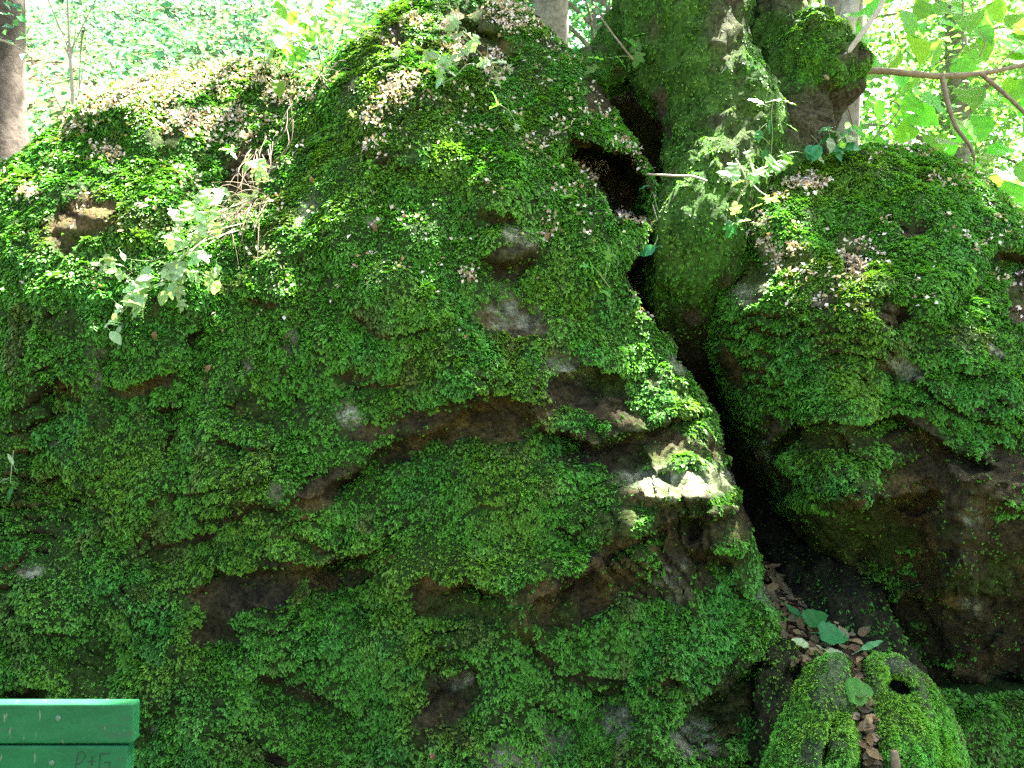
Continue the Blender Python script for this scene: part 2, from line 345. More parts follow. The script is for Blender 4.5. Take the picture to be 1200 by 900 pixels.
def left_depth(U, V):
    D = L_D(U, V); q = PA(U, V, D)
    nz = fbm(q, 0.14, 4, 3, .62) * .5
    D = D + 0.055 * fbm(q, 0.7, 3, 1) + 0.035 * facets(U, V, 120, 5, 5) + 0.022 * facets(U, V, 420, 6, 22)
    D = D + 0.018 * fbm(q, 0.16, 3, 8)
    wob = 16 * fbm(q, .22, 4, 66); amod = np.clip(.75 + .8 * fbm(q, .20, 2, 69), .15, 1.4)
    for pts, A, ww, lb in [([(380, 575), (430, 540), (480, 512), (560, 470), (600, 468), (640, 492)], .11, 6, 55), ([(225, 715), (250, 680), (330, 668), (410, 650), (450, 640)], .12, 6, 60),
                           ([(630, 490), (700, 520), (740, 512), (850, 492)], .13, 5, 34), ([(620, 722), (680, 680), (760, 628), (800, 598), (875, 588)], .13, 5, 75), ([(500, 700), (550, 690), (600, 712)], .08, 5, 35),
                           ([(480, 850), (520, 800), (560, 780)], .07, 6, 60), ([(630, 448), (690, 432), (745, 448)], .11, 6, 34), ([(800, 838), (850, 806), (905, 772), (925, 772)], .17, 6, 70), 
                           ([(235, 250), (265, 200), (300, 185), (330, 190)], .22, 6, 40), ([(180, 480), (220, 478)], .08, 5, 45), ([(520, 40), (560, 28), (600, 40)], .08, 6, 40), ([(740, 690), (800, 668), (850, 672)], .04, 5, 30), ([(640, 180), (680, 162), (730, 168), (765, 195)], .10, 5, 30),
                           ([(60, 250), (100, 236), (140, 260)], .07, 8, 60), ([(0, 800), (40, 808), (70, 806)], .08, 5, 25), ([(310, 884), (345, 886)], .06, 4, 25), ([(30, 470), (70, 440), (110, 470)], .05, 8, 60), ([(695, 88), (722, 84)], .06, 4, 20)]:
        D = D + amod * ledge(U, V + wob, pts, A, ww * .7, lb)
    ph_ = V / 30 + 2.2 * fbm(q, .40, 3, 611) + .012 * U * vnoise(q, .9, 612); fr = ph_ - np.floor(ph_)
    D = D - .030 * (fr ** 1.4 - .5) * np.clip(.55 + fbm(q, .25, 2, 613), 0, 1.3)
    cur = (1 - sstep(330, 480, U)) * sstep(230, 330, V) * (1 - sstep(560, 680, V)); D = D + .030 * cur * fbm(q * [1, .3, .22], .055, 3, 631)
    rk = sstep(640, 700, U) * sstep(490, 540, V); D = D + .030 * rk * facets(U, V, 700, 641, 60)
    # shelf with the pale sunlit stone: its top steps back
    sh = blob(U, V, 800, 566, 75, 24, -3, .4); D = D - 0.10 * sh * sstep(530, 590, V)
    D = D - 0.11 * blob(U, V, 598, 291, 30, 20, 0, .35)
    ho = inside(U, V, HOLLOW); eh = polydist(U, V, HOLLOW, True); D = D + np.where(ho, 0.6 * sstep(0, 12, eh), 0)
    cr = inside(U, V, CRACK); ec = polydist(U, V, CRACK, True); D = D + np.where(cr, 0.9 * sstep(0, 16, ec), 0)
    bare = np.zeros_like(U); pale = np.zeros_like(U)
    for b in L_BARE: bare = np.maximum(bare, blob(U, V, *b, soft=.3, nz=nz * 1.5))
    for b in L_PALE: pale = np.maximum(pale, .75 * blob(U, V, *b, soft=.7, nz=nz * 1.6 + .15))
    bare = np.maximum(bare, np.where(ho | cr, 1, 0)); bare = np.maximum(bare, pale)
    return D, np.stack([bare, pale], -1)

def build_boulder(name, label, us, top, bot, depth, nmoss, seed, origin, yellow=0., algae=.35, size=(0.010, 0.022), group=None, **kw):
    V, Q, aux, front = shell(us, top, bot, depth, **kw)
    N = normals(V, Q); bare, pale = aux[:, 0].copy(), aux[:, 1].copy()
    nz = fbm(V, .09, 3, 44)
    under = sstep(0.25, 0.62, -N[:, 2] + .22 * nz) * front; bare = np.maximum(bare, under)
    thin = sstep(0.45, 0.95, fbm(V, .16, 4, 101)); bare2 = np.maximum(bare, .75 * thin)
    cush = fbm(V, .055, 3, 51) * 0.5 + .35
    V = V + N * ((1 - bare) * (0.006 + 0.026 * cush))[:, None]
    rough = fbm(V, .07, 4, 53, .6); V = V + N * (bare * (.012 * rough - .014 * (1 - sstep(0, .25, np.abs(fbm(V, .13, 2, 55))))))[:, None]
    t = thing(name, origin, label, 'boulder', group)
    col = rock_color(V, np.clip(bare + .25 * thin, 0, 1), pale, algae)
    child('rock', V, Q, M['rock'], t, col)
    mask = np.clip(1 - bare2 * (.93 + .25 * fbm(V, .06, 2, 59)), 0.02, 1)
    capm = np.where(front > 0, 1, np.clip(1.2 - (V[:, 1] - 3.2) / 1.6, 0, 1) * sstep(-.2, .3, N[:, 2]))
    pu, pv = pix(V); capm = capm * np.where((pu < -30) | (pu > 1230) | (pv > 925), .3, 1)
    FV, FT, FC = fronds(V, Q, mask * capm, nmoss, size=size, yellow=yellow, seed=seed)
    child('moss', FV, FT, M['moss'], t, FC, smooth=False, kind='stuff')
    return t, V, Q

def card_leaves(pos, size, heading, nrm, col, fold=.25, asp=.34):
    n = len(pos); h = heading / (np.linalg.norm(heading, axis=1, keepdims=True) + 1e-9); z = nrm - h * (nrm * h).sum(1, keepdims=True); z /= np.linalg.norm(z, axis=1, keepdims=True) + 1e-9
    x = np.cross(h, z); s = size[:, None]
    a = pos; b = pos + h * s * .42 + x * s * asp + z * s * fold * .5; c = pos + h * s; d = pos + h * s * .42 - x * s * asp + z * s * fold * .5
    VV = np.stack([a, b, c, d], 1).reshape(-1, 3); i = np.arange(n)[:, None] * 4
    T = np.concatenate([i + [0, 1, 2], i + [0, 2, 3]], 1).reshape(-1, 3)
    return VV, T, np.repeat(col, 4, 0)

def glare_debris(V, Q, wgt, n, parent, seed):   # bud scales, seed husks and leaf scraps on the moss; pale clusters imitate blown-out sun
    r = np.random.default_rng(seed); N = normals(V, Q); wv = np.clip(wgt, 0, 1)[Q].mean(1)
    area = np.linalg.norm(np.cross(V[Q[:, 2]] - V[Q[:, 0]], V[Q[:, 3]] - V[Q[:, 1]]), axis=1); cum = np.cumsum(area * wv)
    f = Q[np.minimum(np.searchsorted(cum, r.uniform(0, cum[-1], n)), len(Q) - 1)]; s_, t_ = r.random((n, 1)), r.random((n, 1))
    p = V[f[:, 0]] * (1 - s_) * (1 - t_) + V[f[:, 1]] * (1 - s_) * t_ + V[f[:, 2]] * s_ * t_ + V[f[:, 3]] * s_ * (1 - t_); nn = N[f[:, 0]]
    c = np.array([[.54, .48, .41], [.60, .57, .51], [.42, .34, .27], [.26, .18, .10]])[r.integers(0, 4, n)] * r.uniform(.7, 1.2, (n, 1))
    a, b, c = card_leaves(p + nn * r.uniform(.004, .016, (n, 1)), r.uniform(.008, .024, n), r.normal(0, 1, (n, 3)), nn + r.normal(0, .5, (n, 3)), c, .3)
    child('glare_debris', a, b, M['dryleaf'], parent, c, smooth=False, kind='stuff')

LT, LV, LQ = build_boulder('mossy_boulder', 'huge moss covered boulder with brown ledges behind the green bench', np.concatenate([np.arange(-220, 758, 3.0), np.arange(758, 778, 1.0), np.arange(778, 919, 2.0)]), L_TOP, L_BOT, left_depth, 272000, 3, (-0.6, 3.4, 0), center=(-.8, 3, 1.2))

# ---- boulder on the right of the cleft
R_TOP = [(817, 348), (822, 322), (836, 300), (860, 278), (875, 258), (890, 232), (915, 206), (950, 190), (1000, 178), (1050, 170), (1090, 178), (1125, 195), (1160, 222), (1200, 256), (1260, 300), (1340, 420), (1380, 520)]
R_BOT = [(817, 356), (830, 412), (848, 448), (866, 486), (890, 545), (930, 612), (962, 664), (1004, 722), (1024, 800), (1040, 940), (1100, 990), (1380, 990)]
R_D = rbf([(820, 350, 3.45), (850, 420, 3.4), (900, 360, 3.12), (1000, 350, 3.02), (1150, 350, 3.08), (1350, 400, 3.3), (940, 230, 3.45), (1060, 200, 3.55), (1160, 250, 3.4), (1000, 480, 2.98), (1150, 480, 2.98), (890, 500, 3.3),
           (1000, 600, 2.98), (1150, 610, 2.92), (1350, 600, 3.0), (950, 640, 3.2), (1060, 690, 3.08), (1180, 730, 3.10), (1060, 780, 3.45), (1200, 800, 3.4), (1010, 760, 3.5), (1350, 800, 3.4), (1100, 920, 3.6), (1350, 950, 3.5)])
R_BARE = [(990, 516, 115, 20, -1), (900, 540, 30, 30, 30), (1085, 605, 105, 62, 0), (1000, 640, 90, 40, 15), (1150, 720, 190, 90, 0), (1060, 820, 190, 90, 0), (1000, 310, 20, 15, 0), (960, 350, 22, 16, 30), (1065, 435, 20, 10, 20),
          (1045, 370, 18, 12, 0), (1290, 620, 160, 120, 0), (880, 330, 20, 20, 0), (855, 430, 16, 30, -20), (1070, 270, 22, 10, 0), (1150, 480, 20, 8, 0), (1200, 350, 14, 40, 10)]
R_PALE = [(1002, 308, 16, 13, 0), (960, 352, 22, 12, 50), (1066, 434, 20, 8, 30), (1168, 416, 8, 10, 0), (870, 345, 14, 8, 0), (893, 530, 12, 12, 0), (1138, 706, 12, 12, 0), (905, 300, 20, 8, 60), (1140, 605, 10, 8, 0), (1145, 475, 14, 4, 0)]

def right_depth(U, V):
    D = R_D(U, V); q = PA(U, V, D); nz = fbm(q, .14, 4, 3, .62) * .5
    D = D + 0.05 * fbm(q, .6, 3, 12) + 0.04 * facets(U, V, 90, 15, 5) + 0.024 * facets(U, V, 380, 16, 22) + 0.016 * fbm(q, .16, 3, 18)
    wob = 15 * fbm(q, .22, 4, 67); amod = np.clip(.75 + .8 * fbm(q, .20, 2, 70), .15, 1.4)
    for pts, A, ww, lb in [([(885, 524), (960, 498), (1060, 502), (1190, 548)], .10, 5, 36), ([(920, 612), (975, 668), (1050, 704), (1110, 690), (1200, 700), (1380, 690)], .10, 5, 120), ([(1050, 690), (1090, 640), (1120, 650)], .05, 5, 60),
                           ([(1010, 360), (1045, 352), (1090, 366)], .06, 5, 30), ([(1130, 330), (1170, 300), (1230, 310)], .04, 6, 60), ([(830, 335), (870, 325), (900, 330)], .04, 5, 30), ([(1140, 560), (1180, 590), (1260, 600)], .07, 6, 60), ([(1000, 780), (1100, 800), (1380, 790)], .10, 8, 90)]:
        D = D + amod * ledge(U, V + wob, pts, A, ww * .7, lb)
    ph_ = V / 30 + 2.2 * fbm(q, .40, 3, 621) + .012 * U * vnoise(q, .9, 622); fr = ph_ - np.floor(ph_)
    D = D - .030 * (fr ** 1.4 - .5) * np.clip(.55 + fbm(q, .25, 2, 623), 0, 1.3)
    D = D + sstep(510, 580, V) * (.03 * facets(U, V, 500, 642, 60) + .05 * facets(U, V, 150, 643, 30))
    bare = np.zeros_like(U); pale = np.zeros_like(U)
    for b in R_BARE: bare = np.maximum(bare, blob(U, V, *b, soft=.3, nz=nz * 1.4))
    bare *= 1 - .85 * blob(U, V, 965, 560, 66, 30, 5, .5, nz)
    for b in R_PALE: pale = np.maximum(pale, .75 * blob(U, V, *b, soft=.7, nz=nz * 1.6 + .15))
    return D, np.stack([np.maximum(bare, pale), pale], -1)

RT, RV, RQ = build_boulder('mossy_boulder', 'rounded mossy boulder with bare brown overhang, right of the tree root', np.arange(817, 1381, 3.0), R_TOP, R_BOT, right_depth, 100000, 4, (1.5, 3.5, 0), algae=.55, center=(1.6, 3, 1.3))

def glare_debris_weight(V, Q, spots_):
    N = normals(V, Q); u, v = pix(V); wq = .2 * sstep(.35, .8, N[:, 2]) * sstep(.0, .5, fbm(V, .12, 3, 801)) * (1 - sstep(330, 420, v))
    for b in spots_: wq = np.maximum(wq, blob(u, v, *b, soft=.6, nz=.5 * fbm(V, .05, 2, 803)) * sstep(-.2, .3, N[:, 2]))
    return wq
glare_debris(LV, LQ, glare_debris_weight(LV, LQ, [(460, 112, 40, 14, -40), (440, 165, 16, 8, -30), (600, 20, 26, 14, 30), (640, 265, 8, 14, 0), (548, 322, 12, 6, 0), (580, 80, 14, 14, 0), (700, 195, 12, 6, 40), (735, 175, 22, 6, 50), (270, 160, 40, 8, 0), (220, 150, 30, 8, 0), (130, 180, 14, 6, 0), (35, 225, 14, 6, 0), (300, 200, 24, 8, -20), (200, 100, 110, 20, -8), (330, 100, 30, 20, 0), (110, 135, 30, 14, -35), (250, 140, 60, 10, 0), (490, 25, 12, 8, 0), (535, 62, 12, 8, 0)]), 10500, LT, 91)  # ridge and dome spots mass pale scraps as stand-in for sun patches
glare_debris(RV, RQ, glare_debris_weight(RV, RQ, [(905, 290, 10, 30, -25), (860, 285, 30, 8, -20), (930, 290, 12, 10, 0), (950, 215, 20, 8, 0), (1000, 300, 14, 8, 0)]), 2800, RT, 92)

# ---- dark rock at the back of the cleft
def cleft_depth(U, V):
    D = 4.35 + 0 * U; q = PA(U, V, D)
    D = D + .10 * fbm(q, .6, 3, 71) + .05 * facets(U, V, 200, 72, 8)
    D = D - 0.35 * sstep(300, 900, V)
    return D, np.stack([0.9 + 0 * U, 0 * U], -1)
build_boulder('cleft_rock', 'dark bare rock closing the back of the deep cleft', np.arange(655, 1080, 5.0), [(655, 112), (700, 92), (760, 88), (860, 120), (960, 240), (1080, 500)], [(655, 900), (1080, 980)], cleft_depth, 6000, 5, (.9, 4.4, 0), algae=.2, step=5, back=.6)

# ---- low rock at the foot of the right boulder
def low_depth(U, V):
    D = 2.95 - .0012 * (V - 820); q = PA(U, V, D)
    D = D + .05 * fbm(q, .4, 3, 81) + .02 * facets(U, V, 300, 82, 22)
    return D, np.stack([.35 * sstep(0, .4, fbm(q, .2, 3, 83)), 0 * U], -1)
build_boulder('low_rock', 'low mossy rock in the shade under the right overhang', np.arange(1040, 1330, 4.0), [(1040, 850), (1090, 812), (1130, 822), (1200, 818), (1330, 830)], [(1040, 1010), (1330, 1010)], low_depth, 9000, 6, (1.6, 3, 0), step=4, back=.4, rdep=.15)

# ------------------------------------------------------------------ tubes, tree
def catmull(pts, n):
    pts = np.asarray(pts, float); k = len(pts); t = np.linspace(0, k - 1, n); i = np.minimum(t.astype(int), k - 2); f = (t - i)[:, None]
    p0 = pts[np.maximum(i - 1, 0)]; p1 = pts[i]; p2 = pts[i + 1]; p3 = pts[np.minimum(i + 2, k - 1)]
    return .5 * ((2 * p1) + (-p0 + p2) * f + (2 * p0 - 5 * p1 + 4 * p2 - p3) * f ** 2 + (-p0 + 3 * p1 - 3 * p2 + p3) * f ** 3)

def tube(path, rad, rows=40, sides=24, noise=None, cap=True):
    pr = catmull(np.concatenate([np.asarray(path, float), np.asarray(rad, float)[:, None]], 1), rows); C_ = pr[:, :3]; r = np.maximum(pr[:, 3], 1e-4)
    T = np.gradient(C_, axis=0); T /= np.linalg.norm(T, axis=1, keepdims=True) + 1e-12
    ref = np.array([0.31, -.9, .3]) if abs(T[0] @ np.array([.31, -.9, .3])) < .9 else np.array([1., 0, 0])
    A = ref - T * (T @ ref)[:, None]; A /= np.linalg.norm(A, axis=1, keepdims=True) + 1e-12; B = np.cross(T, A)
    th = np.linspace(0, 2 * math.pi, sides, endpoint=False)
    O = A[:, None] * np.cos(th)[None, :, None] + B[:, None] * np.sin(th)[None, :, None]
    rr = r[:, None] * np.ones(sides)[None]
    V = C_[:, None] + O * rr[..., None]
    if noise is not None: V = C_[:, None] + O * (rr + noise(V, th[None, :] + 0 * rr, np.linspace(0, 1, rows)[:, None] + 0 * rr, r[:, None]))[..., None]
    V = V.reshape(-1, 3); idx = np.arange(rows * sides).reshape(rows, sides)
    Q = np.stack([idx[:-1], np.roll(idx[:-1], -1, 1), np.roll(idx[1:], -1, 1), idx[1:]], -1).reshape(-1, 4)
    if cap:
        V = np.concatenate([V, C_[:1] - T[:1] * r[0] * .3, C_[-1:] + T[-1:] * r[-1] * .6]); a, b = len(V) - 2, len(V) - 1
        q0 = np.stack([idx[0], np.roll(idx[0], -1), np.full(sides, a)], -1); q1 = np.stack([np.roll(idx[-1], -1), idx[-1], np.full(sides, b)], -1)
        h = sides // 2 * 2
        Q = np.concatenate([Q] + [np.stack([np.full(sides // 2, c), rr_[1:h:2], rr_[0:h:2], np.roll(rr_, 1)[0:h:2]], -1) for c, rr_ in ((a, idx[0]),)] +
                           [np.stack([np.full(sides // 2, b), np.roll(idx[-1], 1)[0:h:2], idx[-1][0:h:2], idx[-1][1:h:2]], -1)])
    return V, Q

def bark_noise(V, th, s, r):
    n = fbm(V, .22, 3, 201) * .10 * r + fbm(V, .05, 3, 203) * .012
    ridge = np.abs(vnoise(V * [1, 1, .25], .045, 205)); return n - .026 * (1 - sstep(0, .35, ridge)) + .014 + .012 * fbm(V * [1, 1, .4], .03, 3, 207)

tree = thing('mossy_tree', P(830, 300, 3.6), 'multi stemmed mossy tree growing out of the cleft between the boulders', 'tree')

def bark_part(name, path, radpx, rows, sides, nmoss, seed, bare_fn=None, parent=tree, mat='bark', size=(.008, .018), yellow=.2, noise=bark_noise):
    pth = [P(*p) for p in path]; rad = [rp / F * p[2] for rp, p in zip(radpx, path)]
    V, Q = tube(pth, rad, rows, sides, noise)
    n = fbm(V, .12, 3, 211); bare = np.clip(sstep(.3, .9, n), 0, 1)
    if bare_fn is not None: bare = np.maximum(bare, bare_fn(*pix(V), V))
    c = lerp(np.broadcast_to(np.array([.034, .088, .012]), V.shape), np.array([.052, .042, .024]), bare); c = lerp(c, np.array([.016, .015, .008]), .9 * sstep(360, 420, pix(V)[1]) * np.ones(len(V))); c = c * (1 + .4 * fbm(V, .06, 3, 213)[:, None])  # bark darkened low in the cleft: shade put into the colour
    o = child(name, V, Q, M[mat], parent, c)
    if nmoss:
        fv, ft, fc = fronds(V, Q, 1 - .9 * bare, nmoss, size=size, yellow=yellow, seed=seed, lift=.45, droop=.9)
        child('moss', fv, ft, M['moss'], o, fc, smooth=False, kind='stuff')
    return o

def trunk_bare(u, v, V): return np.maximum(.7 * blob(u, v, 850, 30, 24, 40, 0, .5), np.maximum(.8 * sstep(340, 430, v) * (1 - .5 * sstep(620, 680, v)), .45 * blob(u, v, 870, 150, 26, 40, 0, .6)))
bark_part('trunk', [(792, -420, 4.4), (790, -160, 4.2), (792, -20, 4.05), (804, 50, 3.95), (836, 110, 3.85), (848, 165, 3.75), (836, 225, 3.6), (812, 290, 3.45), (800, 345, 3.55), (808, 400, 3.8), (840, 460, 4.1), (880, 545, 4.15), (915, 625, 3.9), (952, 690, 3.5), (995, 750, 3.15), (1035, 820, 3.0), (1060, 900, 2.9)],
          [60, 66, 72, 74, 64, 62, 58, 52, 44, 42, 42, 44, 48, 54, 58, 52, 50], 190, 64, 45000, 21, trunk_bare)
bark_part('root', [(775, -30, 4.05), (752, 30, 4.05), (730, 62, 4.05), (704, 82, 4.02), (676, 92, 4.0), (630, 110, 3.95)], [40, 40, 34, 28, 24, 22], 60, 36, 11000, 22)
bark_part('stem', [(905, -420, 4.5), (908, -160, 4.25), (911, -20, 4.08), (912, 20, 4.05), (918, 60, 4.0), (934, 110, 3.95), (922, 160, 3.9), (900, 205, 3.85), (888, 270, 3.75)], [26, 27, 28, 30, 40, 50, 52, 62, 60], 110, 48, 11000, 24, lambda u, v, V: np.maximum(.7 * (1 - sstep(0, 30, v)), .9 * blob(u, v, 965, 140, 60, 40, 0, .5)))
# burl on the stem
def burl_noise(V, th, s, r):
    k = np.abs(vnoise(V, .07, 231)); return fbm(V, .2, 3, 230) * .05 - .035 * (1 - sstep(0, .3, k)) + .02
bark_part('burl', [(958, 34, 3.95), (952, 60, 3.93), (948, 90, 3.9), (946, 118, 3.9), (944, 146, 3.93)], [26, 44, 54, 46, 22], 60, 60, 8500, 25, lambda u, v, V: sstep(85, 110, v + 12 * vnoise(V, .06, 8)), noise=burl_noise)

def stick(name, pts, radmm, parent, mat, rows=None, sides=8, jit=.0):
    p = np.array([P(*q) for q in pts]); rows = rows or max(6, 5 * len(p))
    V, Q = tube(p, np.array(radmm) / 1000., rows, sides, (lambda V, th, s, r: r * .18 * vnoise(V, .03, 77)) if max(radmm) > 3 else None)
    return child(name, V, Q, M[mat], parent)

stick('shoot', [(872, 48, 3.9), (864, 20, 3.92), (856, -10, 3.95), (850, -120, 4.1)], [22, 17, 15, 12], tree, 'stick')
stick('shoot', [(878, 46, 3.88), (872, 24, 3.9), (868, -10, 3.92), (872, -140, 4.1)], [16, 12, 11, 9], tree, 'stick')
stick('shoot', [(968, 92, 3.72), (985, 72, 3.7), (1005, 46, 3.7), (1022, 22, 3.72), (1036, -5, 3.75), (1050, -90, 3.9)], [17, 14, 13, 12, 11, 9], tree, 'stick')
stick('shoot', [(990, 60, 4.3), (992, 30, 4.3), (998, -10, 4.35), (1004, -160, 4.5)], [46, 44, 44, 40], tree, 'stick', sides=14)
br = stick('branch', [(958, 100, 3.95), (996, 86, 3.9), (1030, 83, 3.9), (1065, 86, 3.88), (1100, 89, 3.9), (1150, 86, 3.95), (1200, 76, 4.0), (1290, 55, 4.1)], [18, 17, 15, 15, 14, 12, 9, 7], tree, 'branch', rows=50, sides=10)
stick('branch', [(1104, 90, 3.9), (1110, 118, 3.88), (1120, 148, 3.86), (1136, 170, 3.85), (1142, 186, 3.85), (1140, 202, 3.85)], [12, 11, 9, 8, 6, 4], tree, 'branch', rows=30)
stick('branch', [(1150, 87, 3.95), (1175, 108, 3.92), (1205, 136, 3.9), (1260, 190, 3.9)], [11, 10, 9, 7], tree, 'branch', rows=24)
for tw in ([(992, 84, 3.9), (1004, 70, 3.88), (1008, 58, 3.88)], [(1148, 66, 4.0), (1155, 48, 4.0), (1146, 36, 4.0)], [(1096, 75, 4.3), (1126, 60, 4.3), (1128, 10, 4.3), (1130, -20, 4.3)], [(985, 105, 3.9), (998, 140, 3.9), (999, 168, 3.9)], [(1023, 164, 4.0), (1040, 146, 4.0), (1054, 126, 4.0), (1042, 116, 4.0)], [(1160, 88, 4.0), (1185, 62, 4.0), (1206, 45, 4.0)]):
    stick('twig', tw, [3.2] * (len(tw) - 1) + [1.6], tree, 'twig', sides=6)
stick('twig', [(690, -40, 4.0), (700, 10, 3.9), (714, 34, 3.8), (730, 55, 3.72), (742, 70, 3.7)], [2.5, 3.5, 4, 5, 4], tree, 'branch', sides=6)
stick('twig', [(758, 204, 3.42), (790, 206, 3.38), (812, 207, 3.35), (828, 212, 3.3)], [4, 4.5, 5, 5], tree, 'stick', sides=6)
stick('twig', [(765, 240, 3.4), (772, 262, 3.36), (778, 276, 3.36), (770, 290, 3.36)], [2.5, 2.5, 3, 3], tree, 'stick', sides=6)

# ------------------------------------------------------------------ leaf shapes
def leaf_mesh(name, outline, fold=.18, curl=.18, mat='linden', stalk=.35):
    """outline: half outline (x = half width, y along the midrib 0..1), unit length."""
    h = np.array(outline, float); k_ = len(h); h = catmull(h, 3 * k_ - 2); h[:, 0] = np.maximum(h[:, 0], .003) * (1 + .07 * np.array([0, 1, -.5] * k_)[:len(h)]); h[-1, 0] = .003; n = len(h)
    mid = np.stack([0 * h[:, 1], h[:, 1], -curl * (h[:, 1] - .3) ** 2], 1)
    wv = .03 * np.sin(h[:, 1] * 17)
    Lh = np.stack([-h[:, 0], h[:, 1] - .25 * h[:, 0] * 0, fold * h[:, 0] - curl * (h[:, 1] - .3) ** 2 + wv], 1); Rh = Lh * [-1, 1, 1]
    V = np.concatenate([mid, Lh, Rh]); f = []
    for i in range(n - 1): f += [[i, i + 1, n + i + 1, n + i], [i, 2 * n + i, 2 * n + i + 1, i + 1]]
    st = np.array([[-.012, -stalk, -.05], [.012, -stalk, -.05], [.012, .02, 0], [-.012, .02, 0]]); f.append([len(V), len(V) + 1, len(V) + 2, len(V) + 3]); V = np.concatenate([V, st])
    m = mk_mesh(name, V, np.array(f), None, True); m.materials.append(M[mat]); return m

HEART = [(.02, .0), (.26, -.06), (.44, .08), (.48, .28), (.42, .48), (.30, .68), (.15, .86), (.005, 1.0)]
OVATE = [(.01, 0), (.16, .1), (.27, .28), (.29, .45), (.24, .64), (.14, .82), (.004, 1)]
LANCE = [(.01, 0), (.09, .15), (.14, .35), (.13, .55), (.08, .78), (.003, 1)]
LOBED = [(.01, 0), (.30, -.06), (.42, .10), (.26, .20), (.50, .42), (.48, .58), (.24, .52), (.22, .70), (.16, .82), (.004, 1)]
LM = {}
for k, o, mats in (('heart', HEART, 0), ('ovate', OVATE, 0), ('lance', LANCE, 0), ('lobed', LOBED, 0)):
    for mt in ('linden', 'herb', 'herbdark'): LM[k, mt] = leaf_mesh('leaf_' + k, o, mat=mt)

def put_leaf(mesh, pos, size, heading, nrm, parent, name='leaf'):
    y = Vector(heading).normalized(); z = Vector(nrm); z = (z - y * z.dot(y))
    if z.length < 1e-3: z = Vector((0, -1, .2)) - y * Vector((0, -1, .2)).dot(y)
    z.normalize(); x = y.cross(z)
    m = Matrix((x, y, z)).transposed().to_4x4(); o = obj(name, mesh, None, parent)
    o.matrix_local = Matrix.Translation(Vector(pos) - Vector(parent_origin(parent))) @ m @ Matrix.Diagonal((size, size, size * random.uniform(.6, 1.5), 1))
    return o

# large pale green leaves on the branch at the right
lr = random.Random(5)
spots = []
while len(spots) < 210:
    x, y = lr.uniform(985, 1290), lr.uniform(-70, 235)
    if x < 1000 and y < 90 and lr.random() < .6: continue
    if y > 178 + max(0, (x - 1060)) * .55: continue
    if abs(y - 87) < 12 and x > 1000 and lr.random() < .6: continue
    if lr.random() > .55 + .45 * math.sin(x * .035 + 1) * math.cos(y * .045): continue
    spots.append((x, y))
for x, y in spots:
    d = lr.uniform(4.0, 5.6)
    hd = Vector((lr.gauss(0, .6), lr.gauss(-.1, .35), -lr.uniform(.1, 1))); nr = Vector((lr.gauss(0, .35), -lr.uniform(.3, 1), lr.uniform(.4, 1)))
    put_leaf(LM['heart', 'linden'], P(x, y, d), lr.uniform(.10, .17), hd, nr, br)

# ------------------------------------------------------------------ small plants
def plant(name, label, cat, base, stems, leaves, mat='herb', stalkmat='stalk', smm=1.8, group=None):
    """stems: lists of (px,py,d); leaves: (shape, px, py, d, size_m, angle_deg in view, mat or None)"""
    t = thing(name, P(*base), label, cat, group)
    for s in stems: stick('stalk', s, [smm] * (len(s) - 1) + [smm * .6], t, stalkmat, sides=5)
    for shp, x, y, d, sz, ang, *mm in leaves:
        mt = mm[0] if mm else mat; a = R(ang)
        hd = Vector((math.cos(a), random.uniform(-.35, .2), math.sin(a)))
        put_leaf(LM[shp, mt], P(x, y, d), sz, hd, (random.gauss(.25, .3), random.gauss(-.5, .3), random.gauss(.8, .3)), t)
    return t

hl = []; q = random.Random(11)
hs = [[(290, 235, 3.25), (255, 248, 3.12), (225, 250, 3.05), (205, 268, 3.02)], [(285, 262, 3.2), (245, 272, 3.08), (222, 285, 3.03), (180, 305, 3.0), (148, 303, 2.98)], [(280, 270, 3.18), (235, 285, 3.03), (205, 320, 2.98), (165, 345, 2.96), (138, 372, 2.95)],
      [(275, 268, 3.18), (240, 290, 3.05), (232, 315, 2.99), (245, 325, 2.98)], [(262, 262, 3.12), (215, 300, 2.99), (190, 312, 2.98)]]
for x, y, s, shp in [(205, 248, .05, 'lobed'), (222, 238, .06, 'lobed'), (240, 225, .06, 'lobed'), (252, 220, .05, 'ovate'), (258, 232, .05, 'lobed'), (214, 258, .05, 'ovate'), (206, 272, .055, 'ovate'), (232, 248, .05, 'ovate'), (248, 240, .045, 'ovate'), (250, 255, .05, 'ovate'),
                     (215, 283, .05, 'lobed'), (228, 280, .05, 'lobed'), (205, 288, .04, 'ovate'), (222, 295, .055, 'lobed'), (236, 300, .05, 'lobed'), (205, 308, .06, 'lobed'), (190, 318, .055, 'lobed'), (215, 315, .06, 'lobed'), (230, 320, .05, 'ovate'), (245, 318, .05, 'ovate'), (250, 325, .05, 'lobed'), (178, 325, .05, 'ovate'),
                     (172, 335, .055, 'lobed'), (160, 345, .05, 'lobed'), (150, 352, .05, 'lobed'), (165, 358, .06, 'lobed'), (142, 362, .045, 'ovate'), (136, 374, .05, 'ovate'), (155, 330, .04, 'ovate'), (135, 305, .05, 'lobed'), (128, 310, .05, 'ovate'), (145, 312, .035, 'ovate'), (142, 296, .035, 'ovate'), (210, 335, .05, 'lobed'), (195, 338, .05, 'ovate'), (138, 384, .04, 'lance'), (172, 350, .08, 'lobed'), (270, 178, .04, 'ovate'), (290, 190, .05, 'lobed'), (302, 196, .05, 'lobed'), (312, 202, .04, 'ovate')]:
    for rep_ in range(3): hl.append((shp if rep_ < 2 else 'ovate', x + q.gauss(0, 7) * (rep_ > 0), y + q.gauss(0, 7) * (rep_ > 0), 2.93 + (380 - y) / 1000 + q.uniform(-.06, .03), s * q.uniform(.7, 1.2), q.uniform(160, 330)))
